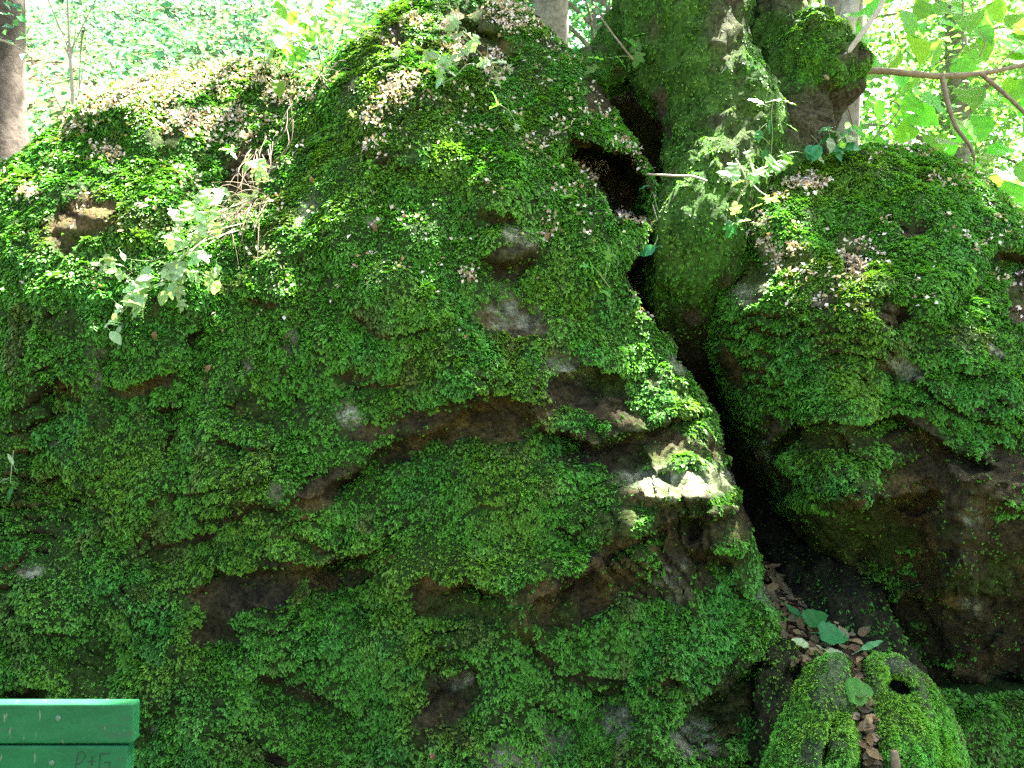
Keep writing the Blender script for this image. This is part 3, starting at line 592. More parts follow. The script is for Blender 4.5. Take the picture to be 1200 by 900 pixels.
plant('hanging_herb', 'sunlit leafy herb trailing out of the hollow in the big boulder', 'plant', (280, 262, 3.2), hs, hl)

hl = []
for k in range(34):
    x, y = q.choice([(430 + 60 * 0 + q.uniform(80, 130), q.uniform(18, 60)), (q.uniform(500, 545), q.uniform(55, 95)), (q.uniform(570, 600), q.uniform(70, 100))])
    hl.append((q.choice(['lobed', 'ovate', 'lobed']), x, y, 3.35 + (100 - y) / 1000 + q.uniform(-.05, .02), q.uniform(.035, .06), q.uniform(120, 330)))
plant('ridge_herb', 'pale green herb with several stalks on top of the big boulder', 'plant', (580, 85, 3.5), [[(580, 85, 3.5), (560, 60, 3.42), (546, 46, 3.4), (535, 48, 3.4)], [(578, 82, 3.5), (550, 75, 3.4), (535, 88, 3.36), (515, 100, 3.34)], [(582, 80, 3.5), (572, 64, 3.45), (572, 52, 3.45)], [(546, 46, 3.4), (545, 34, 3.42), (530, 30, 3.42)]], hl)
plant('seedling', 'tiny lobed maple seedling on the upper slope of the big boulder', 'plant', (605, 145, 3.32), [[(605, 145, 3.32), (596, 130, 3.28), (585, 122, 3.26)]], [('lobed', 582, 120, 3.25, .045, 110, 'linden'), ('lobed', 584, 122, 3.25, .04, 200, 'linden'), ('lobed', 606, 146, 3.27, .03, 260)])
plant('seedling', 'small bright green seedling on the edge of the cleft below the hollow', 'plant', (715, 338, 3.05), [[(715, 338, 3.05), (700, 318, 3.02), (692, 310, 3.0)], [(708, 330, 3.04), (712, 308, 3.02)]],
      [('lobed', 694, 318, 2.99, .05, 100, 'linden'), ('lobed', 698, 330, 2.99, .05, 300, 'linden'), ('lobed', 712, 304, 3.0, .045, 80, 'linden'), ('ovate', 706, 340, 2.99, .04, 320, 'linden'), ('lobed', 690, 312, 2.99, .035, 180, 'linden'), ('lance', 712, 348, 2.98, .04, 280, 'linden')])
hl = [('lance', 905, 118, 3.5, .08, 5), ('ovate', 895, 122, 3.5, .07, 160), ('lance', 912, 118, 3.5, .085, 355, 'linden'), ('ovate', 903, 140, 3.48, .065, 265, 'herbdark'), ('lance', 918, 143, 3.48, .07, 330, 'linden'), ('ovate', 890, 152, 3.48, .06, 260, 'herbdark'), ('ovate', 898, 175, 3.46, .045, 250, 'herbdark'), ('ovate', 880, 172, 3.46, .04, 200)]
plant('young_shoot', 'upright leafy shoot in front of the tree stem', 'plant', (905, 190, 3.5), [[(902, 196, 3.5), (905, 160, 3.5), (904, 135, 3.5), (906, 118, 3.5)], [(903, 170, 3.5), (890, 155, 3.48), (898, 145, 3.48)]], hl)
hl = []
for x, y, s in [(875, 178, .05), (880, 190, .06), (865, 200, .06), (858, 192, .05), (870, 212, .05), (890, 198, .05), (905, 185, .05), (912, 192, .06), (920, 190, .06), (925, 182, .05), (900, 205, .045), (884, 205, .05), (860, 207, .07), (915, 178, .05)]:
    hl.append((q.choice(['ovate', 'lobed', 'lobed']), x, y, 3.28 + q.uniform(-.06, .04), s, q.uniform(150, 350), q.choice(['herb', 'herb', 'linden'])))
hl += [('lobed', 895, 232, 3.2, .07, 350), ('lobed', 892, 240, 3.2, .05, 200), ('lobed', 878, 258, 3.18, .07, 190), ('lobed', 882, 262, 3.18, .06, 340), ('lobed', 858, 262, 3.2, .06, 250, 'herbdark'), ('lobed', 862, 250, 3.2, .05, 100, 'herb')]
plant('forked_sapling', 'small forked sapling with sunlit leaves between root and right boulder', 'plant', (862, 250, 3.3), [[(861, 252, 3.3), (866, 232, 3.28), (878, 214, 3.26), (890, 200, 3.26), (915, 188, 3.26)], [(879, 213, 3.26), (890, 224, 3.22), (900, 230, 3.2)], [(876, 216, 3.26), (870, 200, 3.26), (862, 186, 3.28)]], hl, smm=3.2, stalkmat='stick')
hl = [(q.choice(['ovate', 'heart']), q.uniform(945, 1000), q.uniform(148, 182), 3.55 + q.uniform(-.05, .05), q.uniform(.05, .08), q.uniform(140, 380), q.choice(['herb', 'herbdark', 'herbdark'])) for _ in range(22)]
plant('leafy_clump', 'clump of round blue green leaves on top of the right boulder', 'plant', (960, 190, 3.6), [[(962, 192, 3.6), (960, 170, 3.55), (950, 158, 3.55)], [(965, 190, 3.6), (985, 165, 3.55), (995, 160, 3.55)], [(960, 188, 3.6), (935, 178, 3.5), (910, 184, 3.45)]], hl)
hl = [('lobed', x, y, 3.75 + q.uniform(-.04, .04), .07, q.uniform(120, 320), 'linden') for x, y in [(705, 70), (722, 66), (700, 78), (760, 40), (770, 35), (752, 48), (765, 48), (745, 55), (750, 62)]]
plant('sprout', 'young pale green maple sprout on the mossy root beside the trunk', 'plant', (745, 72, 3.8), [[(745, 74, 3.8), (735, 66, 3.78), (712, 68, 3.76)], [(745, 72, 3.8), (752, 55, 3.78), (765, 40, 3.76)]], hl)
hl = []
for k in range(95):
    gx = q.uniform(318, 440); gy = q.uniform(2 + max(0, 345 - gx), 98)
    hl.append((q.choice(['ovate', 'lance', 'lobed', 'heart']), gx, gy, 3.8 + q.uniform(-.1, .35), q.uniform(.06, .12), q.uniform(60, 300), q.choice(['linden', 'herb'])))
plant('gap_herb', 'yellow green herbs growing in the notch of the ridge', 'plant', (380, 95, 3.85), [[(380, 96, 3.85), (370, 80, 3.8), (355, 70, 3.8)], [(385, 96, 3.85), (395, 75, 3.8), (410, 62, 3.8)], [(380, 96, 3.85), (372, 50, 3.85), (360, 15, 3.9)], [(386, 96, 3.85), (404, 50, 3.9), (418, 10, 3.95)], [(380, 96, 3.85), (362, 105, 3.72), (358, 118, 3.68)]], hl)
# fern on the ridge
fern = thing('fern', P(318, 82, 3.9), 'small fern with feathered fronds on the left ridge', 'fern')
for fx, fy, tx, ty in [(335, 88, 292, 66), (338, 86, 315, 52), (340, 88, 362, 50)]:
    stick('stalk', [(fx, fy, 3.85), ((fx + tx) / 2, (fy + ty) / 2 - 6, 3.8), (tx, ty, 3.76)], [1.6, 1.4, .8], fern, 'stalk', sides=5)
    for k in range(9):
        f = (k + 1) / 10; a = math.degrees(math.atan2(-(ty - fy), tx - fx))
        for sgn in (-1, 1):
            hd = Vector((math.cos(R(a + 75 * sgn)), 0, math.sin(R(a + 75 * sgn))))
            put_leaf(LM['lance', 'herb'], P(fx + (tx - fx) * f, fy + (ty - fy) * f - 6 * math.sin(math.pi * f) * 2, 3.85 - .09 * f), .055 * (1.1 - f), hd, (0, -.6, .8), fern, 'leaflet')
hl = [('ovate', 768, 290, 3.3, .08, 200, 'herbdark'), ('ovate', 755, 282, 3.3, .05, 160, 'herbdark'), ('ovate', 762, 217, 3.4, .05, 200, 'herbdark')]
plant('ivy_sprig', 'dark green leaves hanging at the mouth of the cleft', 'plant', (772, 262, 3.38), [[(772, 262, 3.38), (770, 280, 3.32), (765, 290, 3.3)], [(772, 250, 3.38), (765, 225, 3.4)]], hl)
hl = [('lance', 12, 560, 2.98, .05, 200), ('lance', 16, 545, 2.98, .05, 120), ('ovate', 8, 552, 2.98, .05, 190, 'herbdark'), ('lance', 14, 570, 2.97, .06, 250, 'herbdark')]
plant('weed_tuft', 'little weed rooted in the moss above the bench', 'plant', (14, 530, 3.05), [[(16, 528, 3.05), (14, 545, 3.0), (12, 566, 2.97)]], hl)

# dry grass hanging from the hollow and on the notch
def dry_tuft(name, label, base, strands):
    t = thing(name, P(*base), label, 'dry grass'); Vs, Qs, o = [], [], 0
    for s in strands:
        V, Q = tube([P(*p_) for p_ in s], [.0016] * (len(s) - 1) + [.0008], 8, 4, None, False); Vs.append(V); Qs.append(Q + o); o += len(V)
    child('strands', np.concatenate(Vs), np.concatenate(Qs), M['dry'], t, kind='stuff')
st = []
for k in range(48):
    x, y = q.uniform(255, 318), 0; y = 262 - (x - 255) * .55 + q.gauss(0, 8); L = q.uniform(18, 60); a = q.gauss(205, 30); d0 = 3.28 + q.uniform(-.08, .08)
    x2, y2 = x + L * math.cos(R(a)), y - L * math.sin(R(a)); st.append([(x, y, d0), ((x + x2) / 2, (y + y2) / 2 + q.uniform(-8, 5), d0 - .08), (x2, y2 + q.uniform(0, 14), d0 - .12)])
for k in range(20):
    x = q.uniform(280, 345); y = 205 - (x - 280) * 1.2 + q.gauss(0, 8); d0 = 3.5 + q.uniform(-.08, .05); L = q.uniform(20, 55)
    st.append([(x, y, d0), (x + q.uniform(-14, 4), y + L * .5, d0 - .06), (x + q.uniform(-22, 2), y + L, d0 - .08)])
dry_tuft('dry_grass_tuft', 'tangle of dry grass and rootlets hanging from the hollow in the boulder', (285, 240, 3.3), st)
st = []
for k in range(40):
    x, y, d0 = q.uniform(365, 425), q.uniform(75, 100), 3.7 + q.uniform(-.06, .06); a = q.uniform(150, 300); L = q.uniform(15, 40)
    st.append([(x, y, d0), (x + .5 * L * math.cos(R(a)), y - .5 * L * math.sin(R(a)) - 4, d0 - .04), (x + L * math.cos(R(a)), y - L * math.sin(R(a)), d0 - .06)])
dry_tuft('dry_grass_tuft', 'rusty dry grass on the crest of the ridge notch', (395, 90, 3.75), st)

# ------------------------------------------------------------------ split stump at the foot of the cleft
S_TOP = [(888, 925), (898, 890), (905, 862), (914, 838), (930, 806), (948, 782), (966, 768), (984, 768), (998, 780), (1006, 788), (1014, 776), (1030, 766), (1052, 768), (1072, 780), (1092, 802), (1110, 830), (1124, 862), (1134, 900), (1140, 940)]
S_BOT = [(888, 1100), (1140, 1100)]
def stump_depth(U, V):
    D = 2.66 - .30 * sstep(765, 980, V) + .15 * ((U - 1010) / 120) ** 2; q_ = PA(U, V, D)
    gl = np.interp(V, [760, 800, 850, 900, 1100], [1004, 1008, 1016, 1026, 1040]); gw = np.interp(V, [760, 800, 860, 920], [10, 11, 9, 14])
    D = D + .15 * np.exp(-((U - gl) / gw) ** 2) * sstep(1100, 850, V * 1.0)
    D = D + .16 * blob(U, V, 1054, 806, 17, 10, 25, .5) + .12 * blob(U, V, 1015, 905, 18, 34, 0, .4) + .10 * blob(U, V, 968, 880, 5, 36, 8, .5)
    D = D - .05 * np.exp(-((U - 962) / 26) ** 2) - .05 * np.exp(-((U - 1070 - (V - 800) * .12) / 26) ** 2)
    D = D + .03 * np.exp(-((U - 985 + (V - 800) * .1) / 6) ** 2) * sstep(800, 850, V) + .03 * np.exp(-((U - 1096 - (V - 840) * .05) / 5) ** 2) * sstep(830, 860, V)
    D = D + .035 * fbm(q_ * [1, 1, .4], .12, 4, 301) + .018 * fbm(q_ * [1.4, 1, .3], .035, 3, 305)
    g = np.exp(-((U - gl) / gw) ** 2)
    bare = np.maximum(.8 * (1 - sstep(775, 810, V)) * sstep(-.3, .4, fbm(q_, .1, 3, 303)), .5 * sstep(.3, .8, fbm(q_ * [1.5, 1, .4], .12, 3, 307)))
    bare = np.maximum(bare, np.maximum(g, blob(U, V, 1054, 806, 17, 10, 25, .5)))
    return D, np.stack([bare, 0 * bare], -1)
V, Q, aux, front = shell(np.arange(888, 1141, 2.0), S_TOP, S_BOT, stump_depth, step=2.5, rpx=26, rdep=.13, back=.35, nback=6, shrink=.4, center=(1.03, 2.6, .3))
N = normals(V, Q); bare = aux[:, 0]
V = V + N * ((1 - bare) * .008 * (1 + fbm(V, .04, 2, 9)))[:, None]
col = lerp(np.broadcast_to(np.array([.028, .070, .012]), V.shape), np.array([.070, .085, .055]), bare) * (1 + .3 * fbm(V, .05, 3, 310)[:, None])
stump = thing('split_stump', P(1015, 950, 2.5) * [1, 1, 0], 'split mossy root stump with two lobes at the foot of the cleft', 'stump')
child('wood', V, Q, M['bark'], stump, col)
fv, ft, fc = fronds(V, Q, np.clip(1 - bare * 1.1, 0, 1) * np.where(front > 0, 1, .15), 46000, size=(.007, .015), yellow=.0, seed=31, lift=.7, droop=.5)
child('moss', fv, ft, M['moss'], stump, fc * 1.35, smooth=False, kind='stuff')
# small knob beside it
kn = thing('root_knob', P(915, 900, 2.75) * [1, 1, 0], 'small mossy root knob squeezed between boulder and split stump', 'root')
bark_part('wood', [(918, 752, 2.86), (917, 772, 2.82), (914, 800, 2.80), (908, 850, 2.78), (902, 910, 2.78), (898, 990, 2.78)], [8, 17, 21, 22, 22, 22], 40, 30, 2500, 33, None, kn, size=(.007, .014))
stick_o = stick('wood_chip', [(1048, 880, 2.42), (1050, 905, 2.42), (1049, 940, 2.42)], [10, 13, 13], stump, 'branch')

# ------------------------------------------------------------------ leaf litter between stump and cleft
def curled_leaves(pos, size, heading, nrm, col, r):
    n = len(pos); h = heading / (np.linalg.norm(heading, axis=1, keepdims=True) + 1e-9); z = nrm - h * (nrm * h).sum(1, keepdims=True); z /= np.linalg.norm(z, axis=1, keepdims=True) + 1e-9
    x = np.cross(h, z); s = size[:, None]; cu = r.uniform(-.5, .6, (n, 1)); fo = r.uniform(.0, .5, (n, 1)); rows = []
    for y, wd in ((0, .02), (.2, .22), (.45, .32), (.7, .24), (1, .01)):
        c0 = pos + h * s * y + z * s * cu * (y - .5) ** 2 * 1.5
        jl, jr = r.uniform(.75, 1.2, (n, 1)), r.uniform(.75, 1.2, (n, 1))
        rows.append(np.stack([c0 - x * s * wd * jl + z * s * fo * wd, c0, c0 + x * s * wd * jr + z * s * fo * wd], 1))
    VV = np.stack(rows, 1).reshape(-1, 3); i = np.arange(n)[:, None] * 15; f = []
    for k in range(4):
        for m_ in range(2):
            a = 3 * k + m_; f += [[a, a + 1, a + 4], [a, a + 4, a + 3]]
    T = (i[:, :, None] + np.array(f)[None]).reshape(-1, 3)
    return VV, T, np.repeat(col, 15, 0)

lit = thing('leaf_litter', P(960, 740, 3.0) * [1, 1, 1], 'brown fallen leaves and twigs filling the cleft above the stump', 'leaf litter')
lit['kind'] = 'stuff'
# bed of soil under the litter
u_ = np.linspace(0, 1, 40); bedL = catmull([P(884, 672, 3.35), P(900, 715, 3.1), P(925, 765, 2.86), P(960, 800, 2.74), P(1010, 860, 2.55), P(1022, 960, 2.45)], 40); bedR = catmull([P(905, 670, 3.4), P(960, 720, 3.15), P(1005, 752, 2.95), P(1030, 790, 2.78), P(1024, 860, 2.56), P(1040, 960, 2.46)], 40)
G = bedL[:, None] * (1 - np.linspace(0, 1, 14))[None, :, None] + bedR[:, None] * np.linspace(0, 1, 14)[None, :, None]
G[..., 2] += .02 * fbm(G, .08, 3, 401) - .0; idx = np.arange(40 * 14).reshape(40, 14)
Qb = np.stack([idx[:-1, :-1], idx[:-1, 1:], idx[1:, 1:], idx[1:, :-1]], -1).reshape(-1, 4); Gb = G.reshape(-1, 3)
Gb2 = Gb - [0, 0, .12]; nb = len(Gb)
child('soil', np.concatenate([Gb, Gb2]), np.concatenate([Qb, Qb[:, ::-1] + nb]), M['bark'], lit, np.broadcast_to(np.array([.05, .036, .022]), (2 * nb, 3)), kind='stuff')
n = 620; ii, jj = rng.uniform(0, 38.9, n), rng.uniform(.3, 12.6, n); p0 = G[ii.astype(int), jj.astype(int)] + rng.normal(0, .012, (n, 3)) + [0, -.01, .012]
LC = np.array([[.15, .10, .04], [.20, .15, .07], [.09, .06, .03], [.26, .21, .12], [.12, .11, .05]])[rng.integers(0, 5, n)] * rng.uniform(.6, 1.25, (n, 1))
VV, T, cc = curled_leaves(p0, rng.uniform(.02, .06, n), rng.normal(0, 1, (n, 3)) * [1, 1, .5], rng.normal(0, .4, (n, 3)) + [0, -.5, .8], LC, rng)
child('leaves', VV, T, M['dryleaf'], lit, cc, smooth=False, kind='stuff')

def fallen(label, shp, x, y, d, s, ang, mt='herbdark', nrm=(0, -.55, .85)):
    t = thing('fallen_leaf', P(x, y, d), label, 'leaf')
    a = R(ang); put_leaf(LM[shp, mt], P(x, y, d), s, (math.cos(a), .35 * math.sin(a), math.sin(a) * .8), nrm, t, 'blade')
fallen('round pale green leaf lying across the split of the stump', 'heart', 994, 812, 2.60, .085, 5, 'linden', (0, -.8, .6))
fallen('large dark green leaf on the brown litter above the stump', 'heart', 962, 742, 2.90, .10, -10)
fallen('dark green leaf half hidden behind the large one on the litter', 'heart', 945, 728, 2.98, .085, 20)
fallen('light green leaf resting on the left lobe of the stump', 'ovate', 968, 762, 2.74, .09, -40, 'herb')
fallen('green leaf tucked at the top of the litter slope', 'lance', 920, 708, 3.06, .10, -45)
fallen('narrow green leaf beside the right lobe of the stump', 'lance', 1008, 762, 2.76, .09, 25)
fallen('small green leaf at the left edge of the litter', 'ovate', 948, 758, 2.80, .06, 150, 'herb')
rl = random.Random(3)
for k, (x, y, d, mt) in enumerate([(365, 207, 3.25, 0), (548, 325, 3.0, 0), (182, 388, 3.02, 0), (246, 428, 2.98, 0), (505, 882, 2.62, 0), (640, 272, 3.05, 0), (440, 262, 3.1, 0)]):
    lab = ['pale dry leaf caught on the moss beside the dry grass hollow', 'pinkish dry leaf scrap stuck in the moss below the protruding stone', 'brown dry leaf under the trailing herb', 'small orange brown leaf on the mossy face', 'reddish dry leaf at the bottom of the big boulder', 'dry pinkish leaf beside the protruding stone', 'pale leaf scrap high on the mossy face'][k]
    t = thing('dry_leaf', P(x, y, d - .03), lab, 'leaf'); nrm = Vector((rl.uniform(-.4, .4), -1, rl.uniform(0, .6)))
    m = leaf_mesh('dry_blade', OVATE, fold=.7, curl=.9, mat='deadleaf', stalk=.1); put_leaf(m, P(x, y, d - .03), rl.uniform(.022, .034), (rl.uniform(-1, 1), 0, -1), nrm, t, 'blade')

# ------------------------------------------------------------------ bench
def box(c, s, bev=.004):
    c = np.array(c, float); s = np.array(s, float) / 2
    import bmesh
    bm = bmesh.new(); bmesh.ops.create_cube(bm, size=1.0)
    for v in bm.verts: v.co = Vector(c) + Vector((v.co.x * 2 * s[0], v.co.y * 2 * s[1], v.co.z * 2 * s[2]))
    if bev: bmesh.ops.bevel(bm, geom=bm.edges[:], offset=bev, segments=3, affect='EDGES', profile=.5)
    return bm

def bm_obj(name, bm, mat, parent, **tags):
    me = bpy.data.meshes.new(name); bm.to_mesh(me); bm.free(); me.materials.append(mat)
    o = obj(name, me, None, parent, **tags); return o

def mat_paint():
    m, t, b, out = mat_new('worn_green_paint')
    tc = t.nodes.new('ShaderNodeTexCoord'); mp = t.nodes.new('ShaderNodeMapping'); mp.inputs['Scale'].default_value = (1, 4, 3.2); t.links.new(tc.outputs['Object'], mp.inputs['Vector'])
    n = t.nodes.new('ShaderNodeTexNoise'); n.inputs['Scale'].default_value = 9; n.inputs['Detail'].default_value = 8; n.inputs['Roughness'].default_value = .75; t.links.new(mp.outputs[0], n.inputs['Vector'])
    cr = t.nodes.new('ShaderNodeValToRGB'); e = cr.color_ramp.elements; e[0].position = .35; e[0].color = (.007, .075, .024, 1); e[1].position = .55; e[1].color = (.012, .112, .036, 1)
    e2 = e.new(.66); e2.color = (.022, .082, .036, 1); e3 = e.new(.72); e3.color = (.11, .11, .06, 1); t.links.new(n.outputs[0], cr.inputs[0])
    # scratches
    mp2 = t.nodes.new('ShaderNodeMapping'); mp2.inputs['Scale'].default_value = (30, 30, 7); mp2.inputs['Rotation'].default_value = (0, .5, 0); t.links.new(tc.outputs['Object'], mp2.inputs['Vector'])
    v = t.nodes.new('ShaderNodeTexNoise'); v.inputs['Scale'].default_value = 3; v.inputs['Detail'].default_value = 3; t.links.new(mp2.outputs[0], v.inputs['Vector'])
    c2 = t.nodes.new('ShaderNodeValToRGB'); c2.color_ramp.elements[0].position = .66; c2.color_ramp.elements[1].position = .71; t.links.new(v.outputs[0], c2.inputs[0])
    mx = t.nodes.new('ShaderNodeMix'); mx.data_type = 'RGBA'; t.links.new(c2.outputs[0], mx.inputs[0]); t.links.new(cr.outputs[0], mx.inputs[6]); mx.inputs[7].default_value = (.16, .18, .10, 1)
    t.links.new(mx.outputs[2], b.inputs['Base Color']); b.inputs['Roughness'].default_value = .5; b.inputs['Specular IOR Level'].default_value = .18
    bp = t.nodes.new('ShaderNodeBump'); bp.inputs['Strength'].default_value = .35; bp.inputs['Distance'].default_value = .002; t.links.new(n.outputs[0], bp.inputs['Height']); t.links.new(bp.outputs[0], b.inputs['Normal'])
    return m
M['paint'] = mat_paint()
M['carve'] = mat_plain('carved_groove', (.012, .035, .016), .8, 60)
M['steel'] = mat_plain('dull_painted_steel', (.05, .11, .06), .45, 60, .3, .5)
M['iron'] = mat_plain('dark_iron', (.03, .035, .03), .5, 60)

BD = 2.1; BX1 = (160 - 600) / F * BD; BZ = CAMZ - (822 - 450) / F * BD
bench = thing('park_bench', (BX1 - .75, BD, 0), 'worn green wooden bench with carved initials in front of the boulder', 'bench')
bench.rotation_euler = (0, 0, 0)
LEN = 1.5; TILT = R(9)
def bench_plank(name, cx, top, y, h, length, th=.042, tilt=0):
    bm = box((0, 0, 0), (length, th, h), .006); o = bm_obj(name, bm, M['paint'], bench)
    o.location = (cx, y, top - h / 2); o.rotation_euler = (tilt, 0, 0); return o
ph = .0965
p1 = bench_plank('plank', 0, BZ, .0, ph, LEN, tilt=-TILT * .35)
p2 = bench_plank('plank', -.009, BZ - ph - .004, -.006, ph, LEN - .005, tilt=-TILT * .35)
def bolt(px, py, pl):
    import bmesh
    bm = bmesh.new(); bmesh.ops.create_uvsphere(bm, u_segments=12, v_segments=8, radius=.0075)
    for v in bm.verts: v.co.y *= .55
    o = bm_obj('bolt', bm, M['steel'], pl); w_ = P(px, py, BD - .018); l = np.array(pl.location) + np.array(bench.location)
    o.location = (w_[0] - l[0], -.0215, w_[2] - l[2])
bolt(69, 842, p1); bolt(63, 893, p2)
def groove(pl, pts, wd=.0022):
    l = np.array(pl.location) + np.array(bench.location); Vs, Qs, k = [], [], 0
    for a, b in pts:
        A, B = P(a[0], a[1], BD - .028) - l, P(b[0], b[1], BD - .028) - l; d = (B - A)[[0, 2]]; d /= np.linalg.norm(d); nx = np.array([-d[1], 0, d[0]]) * wd / 2
        yf, yb = -.0217, -.0195
        for pt in (A + nx, B + nx, B - nx, A - nx):
            Vs.append([pt[0], yf, pt[2]])
        for pt in (A + nx, B + nx, B - nx, A - nx):
            Vs.append([pt[0], yb, pt[2]])
        Qs += [[k + i for i in f] for f in ([0, 1, 2, 3], [4, 7, 6, 5], [0, 4, 5, 1], [1, 5, 6, 2], [2, 6, 7, 3], [3, 7, 4, 0])]; k += 8
    obj('carved_letter', mk_mesh('carved_letter', np.array(Vs), np.array(Qs), None, False), M['carve'], pl)
groove(p2, [((91, 883), (88, 905)), ((90, 883), (97, 882)), ((97, 882), (100, 887)), ((100, 887), (96, 893)), ((96, 893), (90, 897))])
groove(p2, [((108, 887), (107, 898)), ((103, 893), (112, 893))])
groove(p2, [((117, 884), (116, 906)), ((117, 884), (129, 884)), ((122, 894), (129, 894)), ((128, 894), (128, 900))])
for k in range(4): bench_plank('seat_plank', 0, .45, -.12 - .105 * k, .032, LEN, .095)
for sx in (-.55, .42):
    o = bm_obj('leg', box((0, 0, 0), (.06, .06, .43), .006), M['iron'], bench); o.location = (sx, -.14, .215)
    o = bm_obj('leg', box((0, 0, 0), (.06, .06, .43), .006), M['iron'], bench); o.location = (sx, -.44, .215)
    o = bm_obj('back_post', box((0, 0, 0), (.05, .03, BZ - .02), .005), M['iron'], bench); o.location = (sx, .035, (BZ - .02) / 2)
    o = bm_obj('rail', box((0, 0, 0), (.05, .50, .05), .005), M['iron'], bench); o.location = (sx, -.23, .40)

# ------------------------------------------------------------------ ground, hill
def terrain(x, y):
    left = 1 - sstep(-1.0, 2.2, x + .02 * y)
    hl_ = np.interp(y, [-100, 4.2, 5, 7, 10, 16, 30, 300], [0, 0, 1.1, 3.0, 5.0, 8.5, 15, 60])
    hr = np.interp(y, [-100, 4.2, 5, 8, 14, 30, 300], [0, 0, .8, 1.6, 2.4, 5, 30])
    return left * hl_ + (1 - left) * hr
def gridmesh(xs, ys):
    X, Y = np.meshgrid(xs, ys, indexing='ij'); Z = terrain(X, Y)
    p = np.stack([X, Y, Z], -1); Z2 = Z + .10 * fbm(p * [1, 1, 0], 1.3, 3, 501) * sstep(2.5, 5, Y) + .02 * fbm(p * [1, 1, 0], .3, 3, 503)
    p[..., 2] = Z2; idx = np.arange(X.size).reshape(X.shape)
    return p.reshape(-1, 3), np.stack([idx[:-1, :-1], idx[1:, :-1], idx[1:, 1:], idx[:-1, 1:]], -1).reshape(-1, 4)
xs = np.concatenate([np.linspace(-300, -14, 16), np.arange(-13.5, 14, .25), np.linspace(14.5, 300, 16)]); ys = np.concatenate([np.linspace(-300, -6, 12), np.arange(-5.5, 24, .25), np.linspace(25, 300, 20)])
V, Q = gridmesh(xs, ys); n1 = fbm(V, .8, 3, 505); gc = lerp(np.broadcast_to(np.array([.085, .06, .035]), V.shape), np.array([.06, .10, .03]), sstep(-.3, .5, n1))
obj('ground', mk_mesh('ground', V, Q, gc), M['bark'], None, kind='structure')

# undergrowth covering the hillside
n = 60000; ux, uy = rng.uniform(-9, 3.5, n), 4.6 + 12 * rng.random(n) ** 1.5
hh = np.abs(rng.normal(0, .30, n)) * (1 + .8 * vnoise(np.stack([ux, uy, 0 * ux], 1), .9, 601)) + .03
pp = np.stack([ux, uy, terrain(ux, uy) + .05 + hh], 1); keep = vnoise(pp, .55, 603) > -.35; pp = pp[keep]; n = len(pp)
cl = np.array([[.06, .19, .14], [.09, .25, .18], [.06, .16, .13], [.10, .26, .11]])[rng.integers(0, 4, n)] * rng.uniform(.6, 1.4, (n, 1))  # leaf greens carry the blue tint of the sky light in their colour
VV, T, cc = card_leaves(pp, rng.uniform(.045, .12, n), rng.normal(0, 1, (n, 3)) * [1, 1, .45], rng.normal(0, .4, (n, 3)) + [0, -.2, 1], cl)
obj('undergrowth', mk_mesh('undergrowth', VV, T, cc, False), M['leaves'], None, kind='stuff', label='leafy blue green undergrowth covering the hillside behind the boulders', category='undergrowth')

# ------------------------------------------------------------------ forest behind
# gaps in the high canopy: where the sun falls through onto rock, herbs, root, bench and leaves
GAPS = [(170, 110, 3.65), (230, 98, 3.72), (300, 85, 3.8), (200, 160, 3.5), (280, 150, 3.55), (100, 130, 3.6), (60, 165, 3.6), (130, 110, 3.65), (470, 120, 3.4), (440, 165, 3.3), (490, 100, 3.45), (510, 30, 3.65), (600, 25, 3.65), (630, 40, 3.65), (575, 70, 3.5),
        (240, 232, 3.05), (215, 260, 3.03), (230, 285, 3.02), (205, 310, 2.98), (160, 345, 2.95), (300, 195, 3.4), (690, 205, 3.35), (715, 165, 3.4), (740, 190, 3.4), (792, 430, 3.0), (810, 460, 2.95), (790, 580, 2.7), (830, 580, 2.7), (597, 275, 3.0), (830, 228, 3.35), (815, 255, 3.3), (815, 60, 3.75),
        (835, 40, 3.75), (790, 90, 3.8), (875, 275, 3.3), (905, 295, 3.2), (1000, 300, 3.05), (930, 45, 3.9), (955, 50, 3.85), (0, 822, 2.1), (30, 822, 2.1), (62, 822, 2.1), (380, 60, 3.85), (405, 40, 3.9), (350, 70, 3.9), (340, 40, 4.0), (545, 325, 3.05), (640, 270, 3.1), (930, 820, 2.6), (1110, 840, 2.6), (890, 195, 3.28), (915, 190, 3.28)]
GAPS = np.array([P(*g) for g in GAPS] + [P(x, y, 4.8) for x, y in spots[:60:2]])
GR_ = np.array([.09 + .04 * (i % 3) for i in range(len(GAPS))]); GR_[:8] = .34; GR_[8:15] = .26; GR_[15:21] = .18; GR_[39:46] = .2; GR_[[29, 30, 31, 32, 33]] = .15; GR_[[21, 22, 23, 24, 25, 28, 46, 47]] = .05
def open_gaps(p):
    s_ = np.array(sd); keep = np.ones(len(p), bool)
    for i, g in enumerate(GAPS):
        dlt = p - g; dist = np.linalg.norm(dlt - (dlt @ s_)[:, None] * s_, axis=1); keep &= dist > GR_[i]
    return keep

